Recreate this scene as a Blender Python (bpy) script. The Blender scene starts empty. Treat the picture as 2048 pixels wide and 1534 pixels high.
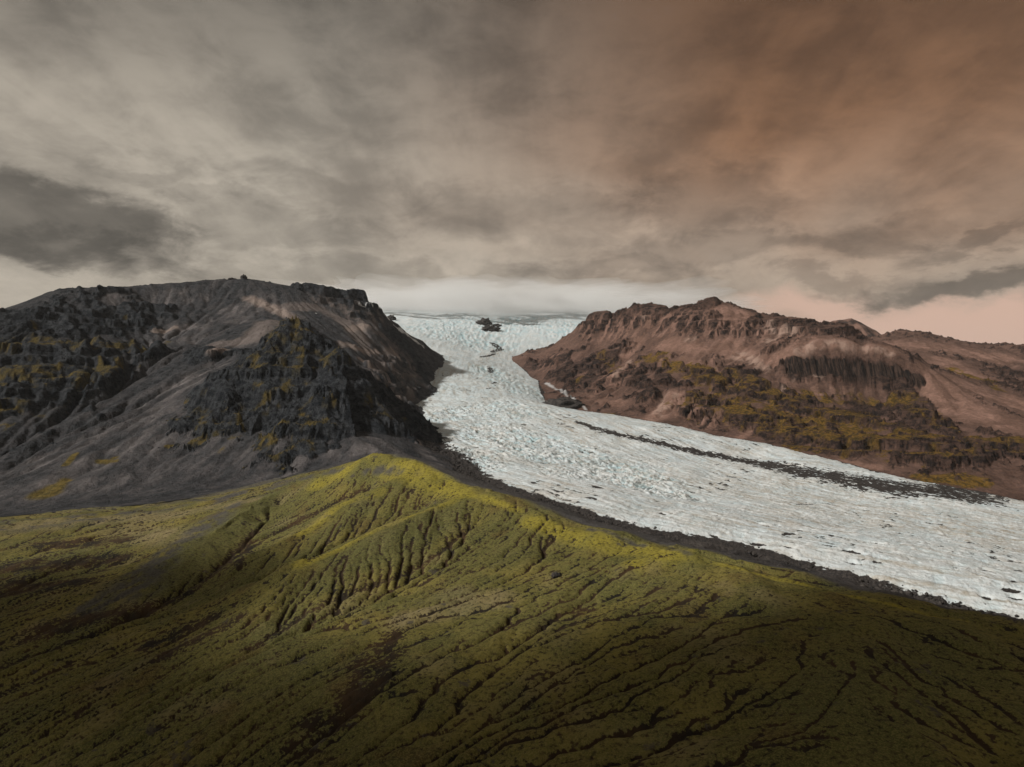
import bpy, math, random
import numpy as np

# ------------------------------------------------------------------ camera, sky, sun, exposure
scene = bpy.context.scene
CAMZ = 320.0                      # drone height above the lowest plain, metres
F, CU, CV = 1365.0, 1024.0, 767.0  # focal length and centre on a 2048 px wide frame

cam_d = bpy.data.cameras.new("camera")
cam = bpy.data.objects.new("camera", cam_d)
scene.collection.objects.link(cam)
cam.location = (0, 0, CAMZ)
cam.rotation_euler = (math.radians(90), 0, 0)
cam_d.sensor_width = 36.0
cam_d.lens = F / 2048.0 * 36.0
cam_d.clip_start = 1.0
cam_d.clip_end = 200000.0
scene.camera = cam

SUN_AZ = math.radians(-113)        # measured from the view axis, negative = left
SUN_EL = math.radians(35)

scene.view_settings.view_transform = 'Standard'
scene.view_settings.look = 'None'
scene.view_settings.exposure = 0.0
scene.view_settings.gamma = 1.0
scene.view_settings.use_curve_mapping = False
scene.render.engine = 'CYCLES'
scene.cycles.use_denoising = True
scene.cycles.max_bounces = 5
scene.cycles.diffuse_bounces = 2
scene.cycles.volume_bounces = 3
scene.cycles.volume_max_steps = 128

sun_d = bpy.data.lights.new("sun", 'SUN')
sun_d.energy = 3.7
sun_d.angle = math.radians(3.0)
sun_d.color = (1.0, 0.95, 0.88)
sun = bpy.data.objects.new("sun", sun_d)
scene.collection.objects.link(sun)
sdir = np.array([math.sin(SUN_AZ) * math.cos(SUN_EL), math.cos(SUN_AZ) * math.cos(SUN_EL), math.sin(SUN_EL)])
from mathutils import Vector
sun.rotation_euler = Vector(sdir.tolist()).to_track_quat('Z', 'Y').to_euler()
sun.location = (-300, 200, 1500)


class NT:
    """small helper for node trees"""
    def __init__(self, tree):
        self.t = tree
        self.n = tree.nodes
        self.l = tree.links

    def new(self, typ, **kw):
        nd = self.n.new(typ)
        for k, v in kw.items():
            setattr(nd, k, v)
        return nd

    def put(self, sock, v):
        if isinstance(v, bpy.types.NodeSocket):
            self.l.new(v, sock)
        elif v is not None:
            if hasattr(sock.default_value, '__len__') and not hasattr(v, '__len__'):
                sock.default_value = [v] * len(sock.default_value)
            elif hasattr(v, '__len__') and len(v) == 3 and len(sock.default_value) == 4:
                sock.default_value = (*v, 1)
            else:
                sock.default_value = v

    def math(self, op, a, b=None, c=None, clamp=False):
        nd = self.new('ShaderNodeMath', operation=op, use_clamp=clamp)
        self.put(nd.inputs[0], a)
        if b is not None: self.put(nd.inputs[1], b)
        if c is not None: self.put(nd.inputs[2], c)
        return nd.outputs[0]

    def vmath(self, op, a, b=None):
        nd = self.new('ShaderNodeVectorMath', operation=op)
        self.put(nd.inputs[0], a)
        if b is not None: self.put(nd.inputs[1], b)
        return nd.outputs[0]

    def noise(self, vec, scale, detail=4, rough=0.55, dist=0.0, color=False):
        nd = self.new('ShaderNodeTexNoise')
        self.put(nd.inputs['Vector'], vec)
        nd.inputs['Scale'].default_value = scale
        nd.inputs['Detail'].default_value = detail
        nd.inputs['Roughness'].default_value = rough
        nd.inputs['Distortion'].default_value = dist
        return nd.outputs['Color'] if color else nd.outputs['Fac']

    def smooth(self, v, a, b, lo=0.0, hi=1.0):
        nd = self.new('ShaderNodeMapRange', interpolation_type='SMOOTHSTEP')
        self.put(nd.inputs[0], v)
        nd.inputs[1].default_value = a; nd.inputs[2].default_value = b
        nd.inputs[3].default_value = lo; nd.inputs[4].default_value = hi
        return nd.outputs[0]

    def mix(self, fac, a, b, mode='MIX'):
        nd = self.new('ShaderNodeMix', data_type='RGBA', blend_type=mode)
        self.put(nd.inputs[0], fac)
        self.put(nd.inputs[6], a)
        self.put(nd.inputs[7], b)
        return nd.outputs[2]

    def attr(self, name):
        nd = self.new('ShaderNodeAttribute', attribute_name=name)
        return nd.outputs['Fac']

    def scalev(self, vec, s):
        return self.vmath('MULTIPLY', vec, s)


def build_world():
    w = bpy.data.worlds.new("World")
    scene.world = w
    w.use_nodes = True
    T = NT(w.node_tree)
    T.n.clear()
    out = T.new('ShaderNodeOutputWorld')
    sky = T.new('ShaderNodeTexSky', sky_type='NISHITA')
    sky.sun_disc = False
    sky.sun_elevation = SUN_EL
    sky.sun_rotation = SUN_AZ
    sky.air_density = 1.5
    sky.dust_density = 3.0
    bg_sky = T.new('ShaderNodeBackground')
    T.l.new(sky.outputs[0], bg_sky.inputs[0])
    bg_sky.inputs[1].default_value = 0.08

    D = T.new('ShaderNodeTexCoord').outputs['Generated']
    sep = T.new('ShaderNodeSeparateXYZ'); T.l.new(D, sep.inputs[0])
    X, Y, Z = sep.outputs
    az = T.math('ARCTAN2', X, Y)
    el = T.math('ARCSINE', T.math('MINIMUM', T.math('MAXIMUM', Z, -1.0), 1.0))
    # cloud deck seen in perspective: a flat layer, with a floor so the horizon does not alias
    zz = T.math('ADD', T.math('MAXIMUM', Z, 0.0), 0.16)
    comb = T.new('ShaderNodeCombineXYZ')
    T.l.new(T.math('DIVIDE', X, zz), comb.inputs[0])
    T.l.new(T.math('DIVIDE', Y, zz), comb.inputs[1])
    deck = comb.outputs[0]
    n_big = T.noise(T.vmath('ADD', deck, (3.1, 1.7, 0.0)), 0.55, 3, 0.5, 0.4)
    n_mid = T.noise(T.vmath('ADD', deck, (0.6, 8.2, 0.0)), 1.7, 6, 0.55, 0.3)
    # wind-drawn streaks high up (long along the flow towards the viewer)
    streak = T.noise(T.scalev(deck, (2.6, 0.42, 1.0)), 1.9, 7, 0.55, 0.5)
    # lumpy stratocumulus near the horizon, in direction space
    cd = T.new('ShaderNodeCombineXYZ')
    T.l.new(az, cd.inputs[0]); T.l.new(T.math('MULTIPLY', el, 1.9), cd.inputs[1])
    lump = T.noise(T.vmath('ADD', cd.outputs[0], (5.3, 2.2, 0.0)), 5.0, 7, 0.56, 0.25)
    lump2 = T.noise(T.vmath('ADD', cd.outputs[0], (1.3, 7.7, 0.0)), 2.2, 4, 0.5, 0.3)
    wob = T.noise(T.vmath('ADD', cd.outputs[0], (9.0, 0.5, 0.0)), 6.0, 6, 0.6, 0.2)
    wob2 = T.noise(T.vmath('ADD', cd.outputs[0], (2.0, 4.5, 0.0)), 7.0, 6, 0.6, 0.2)
    azw = T.math('ADD', az, T.math('MULTIPLY', T.math('SUBTRACT', wob, 0.5), 0.30))
    elw = T.math('ADD', el, T.math('MULTIPLY', T.math('SUBTRACT', wob2, 0.5), 0.14))

    def blob(u, v, su, sv):
        a0 = math.atan((u - CU) / F); e0 = math.atan(-(v - CV) / F * math.cos(a0))
        a = T.math('DIVIDE', T.math('SUBTRACT', azw, a0), su / F)
        e = T.math('DIVIDE', T.math('SUBTRACT', elw, e0), sv / F)
        r2 = T.math('ADD', T.math('MULTIPLY', a, a), T.math('MULTIPLY', e, e))
        return T.math('POWER', 2.718, T.math('MULTIPLY', r2, -1.0))

    fine = T.noise(T.vmath('ADD', cd.outputs[0], (3.7, 1.1, 0.0)), 12.0, 9, 0.66, 0.35)

    def bank(u, v, su, sv, edge=0.9):
        """a cloud bank with a ragged, fairly crisp outline"""
        return T.smooth(T.math('ADD', blob(u, v, su, sv), T.math('MULTIPLY', T.math('SUBTRACT', fine, 0.5), edge)), 0.30, 0.80)

    # tint of the deck: grey to the left, beige ahead, brown towards the right and higher up
    right = T.smooth(T.math('ADD', X, T.math('MULTIPLY', T.math('SUBTRACT', n_big, 0.5), 0.6)), -0.30, 0.40)
    high = T.smooth(T.math('ADD', el, T.math('MULTIPLY', T.math('SUBTRACT', lump2, 0.5), 0.25)), 0.06, 0.36)
    brown = T.math('MULTIPLY', right, T.math('ADD', T.math('MULTIPLY', high, 0.78), 0.22))
    brown = T.math('MULTIPLY', brown, T.smooth(Y, -0.15, 0.65))     # the evening colour lies ahead, not behind
    col = T.mix(brown, (0.410, 0.362, 0.298), (0.300, 0.156, 0.082))
    # thick parts of the cloud are darker
    d = T.math('ADD', T.math('MULTIPLY', n_mid, 0.20), T.math('MULTIPLY', lump, 0.36))
    d = T.math('ADD', d, T.math('MULTIPLY', fine, 0.28))
    d = T.math('ADD', d, T.math('MULTIPLY', n_big, 0.16))
    d = T.math('ADD', d, T.math('MULTIPLY', T.math('MULTIPLY', T.math('SUBTRACT', streak, 0.5), 0.30), high))
    shade = T.smooth(d, 0.38, 0.64, 1.25, 0.66)
    shade = T.math('MULTIPLY', shade, T.smooth(el, 0.16, 0.54, 1.02, 0.42))
    light = 1.0
    for (u, v, su, sv, k) in ((30, 440, 290, 66, 0.60), (180, 500, 210, 36, 0.33), (2000, 572, 250, 30, 0.55), (1990, 490, 130, 24, 0.35), (760, 555, 430, 45, 0.22),
                              (560, 450, 260, 45, 0.20), (1080, 430, 330, 60, 0.20), (1420, 400, 190, 80, 0.26), (1480, 500, 330, 40, 0.22), (1750, 470, 170, 40, 0.22), (300, 330, 150, 26, 0.20), (420, 395, 120, 24, 0.16), (1250, 540, 260, 24, 0.20), (1700, 555, 150, 22, 0.26), (650, 360, 200, 30, 0.12)):
        light = T.math('MULTIPLY', T.math('SUBTRACT', 1.0, T.math('MULTIPLY', bank(u, v, su, sv), k)), light)
    shade = T.math('MULTIPLY', shade, light)
    lite = T.math('ADD', T.math('MULTIPLY', blob(380, 230, 420, 120), 0.16), T.math('MULTIPLY', blob(1560, 375, 90, 40), 0.25))
    lite = T.math('ADD', lite, T.math('MULTIPLY', blob(1150, 455, 120, 30), 0.18))
    shade = T.math('MULTIPLY', shade, T.math('ADD', 1.0, lite))
    cn = T.new('ShaderNodeVectorMath', operation='SCALE')
    T.l.new(col, cn.inputs[0]); T.l.new(shade, cn.inputs['Scale'])
    ccol = cn.outputs[0]
    # thin pink veil in the gap under the deck on the right
    gap = T.smooth(T.math('ADD', T.math('MULTIPLY', blob(2000, 662, 400, 50), 1.1), T.math('MULTIPLY', blob(1600, 615, 200, 34), 0.6)), 0.12, 1.0)
    gap = T.math('MULTIPLY', gap, T.math('SUBTRACT', 1.0, T.math('MULTIPLY', bank(2000, 572, 250, 28), 0.9)))
    ccol = T.mix(gap, ccol, (0.66, 0.44, 0.34))
    bg_c = T.new('ShaderNodeBackground')
    T.l.new(ccol, bg_c.inputs[0])
    bg_c.inputs[1].default_value = 1.0
    mixs = T.new('ShaderNodeMixShader')
    # broken spots in the deck let a little of the clear sky through
    cover = T.smooth(d, 0.28, 0.40, 0.80, 0.98)
    T.l.new(cover, mixs.inputs[0])
    T.l.new(bg_sky.outputs[0], mixs.inputs[1])
    T.l.new(bg_c.outputs[0], mixs.inputs[2])
    T.l.new(mixs.outputs[0], out.inputs['Surface'])


build_world()

# ------------------------------------------------------------------ numpy noise toolbox
f32 = np.float32
_ang = np.linspace(0, 2 * np.pi, 256, endpoint=False).astype(f32)
_GX, _GY = np.cos(_ang), np.sin(_ang)


def ihash(ix, iy, seed):
    h = (ix.astype(np.uint32) * np.uint32(374761393)) ^ (iy.astype(np.uint32) * np.uint32(668265263)) ^ np.uint32((seed * 2246822519) & 0xffffffff)
    h = (h ^ (h >> np.uint32(13))) * np.uint32(1274126177)
    return h ^ (h >> np.uint32(16))


def perlin(x, y, seed=0):
    x = np.asarray(x, f32); y = np.asarray(y, f32)
    xf = np.floor(x); yf = np.floor(y)
    ix = xf.astype(np.int32); iy = yf.astype(np.int32)
    fx = x - xf; fy = y - yf
    ux = fx * fx * fx * (fx * (fx * 6 - 15) + 10)
    uy = fy * fy * fy * (fy * (fy * 6 - 15) + 10)

    def g(i, j):
        h = (ihash(ix + i, iy + j, seed) & np.uint32(255)).astype(np.int32)
        return _GX[h] * (fx - i) + _GY[h] * (fy - j)
    a = g(0, 0); b = g(1, 0); c = g(0, 1); d = g(1, 1)
    p = a + ux * (b - a)
    q = c + ux * (d - c)
    return (p + uy * (q - p)) * f32(1.5)


def fbm(x, y, octaves=5, seed=0, gain=0.5, lac=2.03):
    s = np.zeros(np.shape(x), f32); a = 1.0; t = 0.0
    for o in range(octaves):
        s += f32(a) * perlin(x + 17.3 * o, y - 9.1 * o, seed + o)
        t += a; a *= gain
        x = x * f32(lac); y = y * f32(lac)
    return s / f32(t)


def ridged(x, y, octaves=5, seed=0, gain=0.5, lac=2.1):
    s = np.zeros(np.shape(x), f32); a = 1.0; t = 0.0
    for o in range(octaves):
        n = 1 - np.abs(perlin(x + 11.7 * o, y + 5.9 * o, seed + o))
        s += f32(a) * n * n
        t += a; a *= gain
        x = x * f32(lac); y = y * f32(lac)
    return s / f32(t)


def sstep(x, a, b):
    t = np.clip((x - a) / (b - a), 0, 1)
    return (t * t * (3 - 2 * t)).astype(f32)


def gullies(x, y, dx, dy, seed=0):
    """one octave of slope-directed stripe noise; (dx,dy) across-slope direction; returns value, d/dx, d/dy"""
    xf = np.floor(x); yf = np.floor(y)
    ix = xf.astype(np.int32); iy = yf.astype(np.int32)
    fx = (x - xf).astype(f32); fy = (y - yf).astype(f32)
    va = np.zeros(x.shape, f32); vs = np.zeros(x.shape, f32); wt = np.zeros(x.shape, f32)
    tp = f32(2 * np.pi)
    for i in (-1, 0, 1):
        for j in (-1, 0, 1):
            h = ihash(ix + i, iy + j, seed)
            hx = (h & np.uint32(1023)).astype(f32) / 1023; hy = ((h >> np.uint32(10)) & np.uint32(1023)).astype(f32) / 1023
            px = fx - i - hx * 0.8; py = fy - j - hy * 0.8
            w = np.exp(-2.2 * (px * px + py * py))
            m = (px * dx + py * dy) * tp
            va += w * np.cos(m); vs -= w * np.sin(m); wt += w
    va /= wt; vs /= wt
    return va, vs * dx * tp, vs * dy * tp


def erode(x, y, gx, gy, wave, amp, octaves=4, gain=0.5, branch=1.0, seed=0, dens=1.0):
    """adds branching gullies that run down the slope (gx,gy); returns height offset and a 0..1 crease mask"""
    h = np.zeros(x.shape, f32); hx = gx.astype(f32).copy(); hy = gy.astype(f32).copy()
    fr = 1.0 / wave; a = amp
    crease = np.zeros(x.shape, f32); tot = 0
    for o in range(octaves):
        L = np.sqrt(hx * hx + hy * hy) + 1e-4
        dx = -hy / L * dens; dy = hx / L * dens
        v, ex, ey = gullies(x * fr, y * fr, dx, dy, seed + 31 * o)
        h += a * v
        hx = hx + branch * a * fr * ex
        hy = hy + branch * a * fr * ey
        crease += (v * 0.5 + 0.5) * a; tot += a
        fr *= 2.0; a *= gain
    return h, crease / tot


# ------------------------------------------------------------------ survey points: (column, row, distance) sights -> world points
def P(u, v, d):
    return ((u - CU) / F * d, d, CAMZ - (v - CV) / F * d)


def line(pts, step=30.0):
    out = []
    for a, b in zip(pts[:-1], pts[1:]):
        n = max(1, int(math.hypot(a[0] - b[0], a[1] - b[1]) / step))
        for k in range(n):
            t = k / n
            out.append((a[0] + (b[0] - a[0]) * t, a[1] + (b[1] - a[1]) * t, math.exp(math.log(a[2]) * (1 - t) + math.log(b[2]) * t)))
    out.append(pts[-1])
    return [P(*p) for p in out]


def resample(pts, us, k):
    u = [p[0] for p in pts]
    return np.interp(us, u, [p[k] for p in pts])


SKY_L = [(-400, 730, 2400), (-120, 655, 2450), (0, 622, 2500), (60, 605, 2550), (100, 581, 2650), (190, 577, 2750), (260, 574, 2850), (340, 567, 2950),
         (440, 559, 3050), (490, 557, 3080), (560, 570, 3100), (620, 583, 3150), (690, 596, 3200), (730, 601, 3250),
         (760, 620, 3350), (800, 650, 3450), (845, 680, 3600), (880, 708, 3750)]
SKY_R = [(1027, 712, 4300), (1060, 702, 4250), (1105, 692, 4200), (1125, 675, 4150), (1155, 650, 4050), (1180, 636, 3950), (1240, 626, 3850),
         (1262, 615, 3800), (1290, 610, 3750), (1340, 621, 3650), (1372, 618, 3600), (1400, 604, 3500), (1430, 600, 3450), (1470, 611, 3450),
         (1512, 626, 3400), (1530, 631, 3350), (1570, 638, 3300), (1620, 648, 3250), (1645, 655, 3150), (1665, 655, 3050), (1695, 652, 2950),
         (1720, 668, 2920), (1755, 690, 2900), (1800, 702, 2880), (1832, 722, 2840)]
SKY_R2 = [(1740, 676, 4300), (1800, 661, 4250), (1850, 664, 4150), (1890, 675, 4100), (1920, 681, 4050), (1960, 694, 4000), (2010, 688, 3950),
          (2048, 692, 3900), (2300, 722, 3800), (2600, 760, 3600)]
MARG_L = [(880, 709, 3750), (862, 740, 3400), (845, 765, 3100), (815, 810, 2600), (820, 840, 2250), (842, 870, 1950), (872, 905, 1680),
          (910, 935, 1500), (950, 958, 1380), (1020, 985, 1260), (1100, 1009, 1180), (1200, 1042, 1090), (1300, 1070, 1030), (1400, 1085, 1010),
          (1500, 1104, 970), (1600, 1135, 910), (1700, 1163, 860), (1800, 1190, 815), (1900, 1217, 775), (2048, 1258, 725), (2400, 1340, 640), (2700, 1410, 590)]
MARG_R = [(1027, 712, 4300), (1050, 740, 4000), (1080, 762, 3650), (1086, 788, 3180), (1104, 812, 2880), (1150, 825, 2720), (1240, 833, 2560),
          (1340, 850, 2370), (1440, 873, 2180), (1540, 890, 2060), (1640, 913, 1930), (1750, 943, 1780), (1850, 964, 1690), (2048, 1003, 1560), (2400, 1070, 1430), (2700, 1120, 1350)]
CREST = [(745, 912, 900), (800, 924, 860), (870, 955, 800), (905, 975, 770), (940, 985, 740), (975, 988, 720), (1010, 1000, 700), (1050, 1022, 680),
         (1100, 1040, 655), (1130, 1055, 640), (1180, 1068, 620), (1240, 1082, 600), (1300, 1098, 575), (1340, 1110, 560), (1400, 1112, 545), (1450, 1125, 535),
         (1500, 1137, 520), (1600, 1166, 495), (1700, 1192, 475), (1800, 1213, 455), (1900, 1234, 440), (2048, 1266, 420), (2400, 1340, 385), (2700, 1400, 360)]
CREST_W = [(-400, 1090, 900), (0, 1050, 960), (150, 1036, 1000), (290, 1020, 1050), (410, 1000, 1060), (547, 976, 1000), (600, 960, 960), (650, 945, 930), (700, 926, 910), (745, 912, 900)]

ground = []   # terrain control points
ground += line(SKY_L) + line(SKY_R) + line(SKY_R2)
for (sky, back, drop) in ((SKY_L, 420, 170), (SKY_R[:19], 450, 150), (SKY_R[19:], 120, 60), (SKY_R2, 600, 160)):
    for (u, v, d) in sky[::2]:
        x, y, z = P(u, v, d)
        k = (d + back) / d
        ground.append((x * k, y * k, z - drop))
ground += line(MARG_L) + line(MARG_R)
ground += [(x_, y_, z_ + 3) for (x_, y_, z_) in line(CREST, 20)] + line(CREST_W, 60)
us = np.array([745, 800, 870, 940, 1010, 1100, 1200, 1300, 1400, 1500, 1700, 1900, 2048, 2400])
dn = resample(CREST, us, 2); vn = resample(CREST, us, 1); df = resample(MARG_L, np.maximum(us, 860), 2)
# MARG_L is not single valued in u for the first stations; use the ice edge distances directly there
df[:3] = (1500, 1480, 1460)
for u, v, a, b in zip(us, vn, dn, df):
    ground.append(P(u, v + 4, a + 0.45 * (b - a)))
    ground.append(P(u, v + 3, a + 0.72 * (b - a)) if u < 900 else P(u, v - 8, a + 0.75 * (b - a)))
# foot of the left mountain and the gravel plain
ground += line([(-400, 1050, 1200), (0, 1016, 1280), (150, 993, 1330), (300, 977, 1380), (500, 958, 1400), (650, 940, 1420), (760, 915, 1450), (850, 902, 1580)], 60)
# ribs and faces of the left mountain
ground += line([(400, 690, 2380), (355, 702, 2280), (200, 800, 1900), (60, 868, 1700), (-100, 930, 1550), (-400, 1010, 1350)], 60)
ground += line([(500, 722, 2050), (400, 792, 1850), (250, 880, 1600), (100, 950, 1430)], 60)
ground += [P(*p) for p in [
    (100, 700, 2130), (0, 720, 2050), (150, 640, 2450), (300, 692, 2350), (0, 800, 1850), (100, 790, 1930), (-200, 800, 1850), (60, 650, 2330), (240, 640, 2560),
    (450, 640, 2700), (330, 668, 2500), (520, 592, 2950), (600, 620, 2900), (420, 600, 2900), (300, 610, 2780), (440, 695, 2280), (470, 720, 2150), (540, 650, 2500), (560, 700, 2250),
    (300, 820, 1830), (420, 830, 1720), (150, 870, 1680), (350, 900, 1560), (200, 930, 1500), (0, 950, 1480),
    (470, 840, 1730), (440, 870, 1600), (560, 880, 1530), (640, 900, 1490), (700, 880, 1520),
    (600, 680, 2220), (560, 695, 2200), (690, 740, 2200), (720, 700, 2650), (760, 700, 2900), (800, 720, 2950), (740, 650, 3000), (700, 640, 3050), (650, 620, 3050), (820, 690, 3400),
    (790, 780, 2550), (750, 768, 2400), (765, 810, 2250), (715, 770, 2120), (745, 805, 1990), (800, 850, 1900), (780, 870, 1650), (840, 880, 1720)]]
# floor of the crag: the apron of rubble it stands in
ground += [P(*p) for p in [(600, 860, 1700), (640, 842, 1800), (560, 832, 1800), (520, 795, 1850), (700, 852, 1750), (590, 742, 1990), (650, 765, 1930), (745, 830, 1860), (700, 760, 2000)]]
# right mountain
ground += [P(*p) for p in [
    (1100, 722, 4000), (1200, 690, 3750), (1150, 740, 3500), (1250, 720, 3400), (1200, 785, 2950), (1300, 660, 3550), (1300, 780, 2750), (1350, 700, 3200), (1400, 650, 3300),
    (1400, 790, 2600), (1450, 720, 2950), (1500, 660, 3150), (1550, 690, 2950), (1500, 790, 2500), (1550, 740, 2720), (1650, 672, 2850), (1720, 686, 2780),
    (1600, 820, 2380), (1700, 850, 2180), (1600, 870, 2120), (1750, 880, 1990), (1850, 845, 2250), (1850, 905, 1850), (1950, 930, 1760), (2048, 950, 1700),
    (1880, 790, 2500), (1950, 840, 2250), (2048, 875, 2030), (2000, 800, 2500), (2048, 805, 2450), (2048, 762, 3000), (1950, 725, 3300), (1850, 705, 3500), (1900, 865, 2100), (1990, 738, 3400),
    (1100, 787, 3150), (1135, 797, 2980), (1165, 814, 2800), (1116, 776, 3330), (1150, 800, 3020), (1180, 822, 2770), (2300, 850, 2300), (2300, 950, 1750), (2300, 770, 3000), (2600, 900, 2100), (1890, 745, 2750)]]
ground += line([(1588, 703, 2725), (1650, 697, 2705), (1700, 702, 2690), (1760, 707, 2660), (1815, 722, 2630), (1836, 742, 2600)], 25)
ground += line([(1588, 760, 2672), (1650, 764, 2655), (1720, 770, 2640), (1790, 778, 2605), (1838, 784, 2572)], 25)

# glacier surface
ice = []
ice += line(MARG_L) + line(MARG_R)
ICE_IN = [(950, 740, 3600), (950, 710, 4100), (960, 690, 4500), (970, 660, 5000), (1000, 640, 5500), (1000, 622, 6200), (1000, 613, 7200), (1000, 607, 8600),
          (1100, 690, 4700), (1150, 650, 5300), (1200, 636, 5800), (1250, 626, 6300), (1250, 614, 7500), (850, 682, 4200), (800, 650, 4900), (770, 628, 5600), (760, 615, 6500),
          (600, 620, 6500), (600, 609, 8600), (1330, 632, 6600), (1500, 690, 6800), (1750, 740, 6500), (1400, 640, 8600), (1700, 720, 8600), (2100, 760, 7000), (2400, 780, 8600), (900, 665, 4700), (1060, 665, 5000), (910, 640, 5400),
          (950, 790, 2800), (1000, 830, 2300), (1100, 860, 2100), (1100, 900, 1800), (1200, 950, 1550), (1400, 1000, 1400), (1700, 1050, 1250), (1700, 1000, 1480),
          (2048, 1100, 1120), (1500, 920, 1900), (1000, 900, 1720), (1000, 770, 3100), (1060, 800, 2700), (2400, 1180, 980)]
ice += [P(*p) for p in ICE_IN]
for (u, v, d) in ICE_IN:
    x, y, z = P(u, v, d); ground.append((x, y, z - (70 if d < 3500 else 130)))
for (u, v, d) in MARG_L[::2]:           # outside the margins the ice dives under the moraine
    x, y, z = P(u, v, d)
    if d < 1400: ice.append((x * 0.93, y * 0.93 - 20, z - 45))
    else: ice.append((x - 90, y, z - 50))
for (u, v, d) in MARG_R[::2]:
    x, y, z = P(u, v, d)
    if d > 2600: ice.append((x + 110, y + 20, z - 50))
    else: ice.append((x * 1.05, y * 1.05 + 40, z - 50))

# the mossy hill in front: spurs, gullies, lower slopes
S3 = [(940, 986, 738), (900, 1000, 725), (830, 1028, 700), (760, 1060, 670), (690, 1088, 640), (620, 1118, 610), (560, 1142, 588)]
G3 = [(955, 1035, 680), (930, 1062, 648), (880, 1102, 608), (800, 1152, 573), (700, 1192, 542), (600, 1235, 515), (500, 1290, 480)]
S2 = [(800, 955, 830), (756, 978, 800), (698, 1005, 775), (639, 1044, 745), (600, 1068, 725), (540, 1097, 700), (470, 1130, 665)]
G2 = [(850, 1012, 745), (760, 1057, 712), (690, 1086, 682), (620, 1118, 652), (540, 1150, 620)]
G1 = [(737, 976, 842), (678, 1003, 815), (600, 1040, 790), (540, 1075, 755), (470, 1112, 715)]
S4 = [(548, 986, 970), (500, 1020, 880), (430, 1068, 795), (360, 1118, 725), (310, 1166, 665)]
G4 = [(562, 1010, 910), (510, 1062, 805), (470, 1102, 738), (430, 1150, 668), (350, 1202, 615), (200, 1262, 568), (0, 1332, 528), (-300, 1400, 500)]
for L, dz_ in ((S3, 2), (G3, -5), (S2, 2), (G2, -4), (G1, -7), (S4, 3), (G4, -5)):
    ground += [(x_, y_, z_ + dz_) for (x_, y_, z_) in line(L, 25)]
ground += [P(*p) for p in [
    (650, 970, 905), (580, 1000, 900), (300, 1060, 900), (100, 1080, 880), (250, 1130, 760), (0, 1150, 740), (100, 1210, 650), (-300, 1200, 700),
    (400, 1260, 535), (0, 1410, 480), (0, 1534, 415), (250, 1400, 455), (500, 1400, 415), (500, 1534, 362), (-300, 1534, 430),
    (700, 1300, 455), (800, 1400, 385), (900, 1250, 470), (1024, 1150, 552), (1024, 1300, 428), (1024, 1420, 365), (1024, 1534, 318), (1200, 1200, 490), (1100, 1110, 590),
    (1300, 1300, 400), (1300, 1200, 475), (1500, 1300, 385), (1500, 1220, 440), (1500, 1420, 330), (1500, 1534, 288), (1750, 1320, 365), (1750, 1450, 305), (2048, 1400, 330), (2048, 1534, 282), (2048, 1330, 372),
    (2400, 1500, 300), (1024, 1800, 235), (500, 1800, 270), (1500, 1800, 215), (2048, 1800, 205), (0, 1800, 310), (2500, 1800, 200), (-400, 1800, 330)]]


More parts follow.
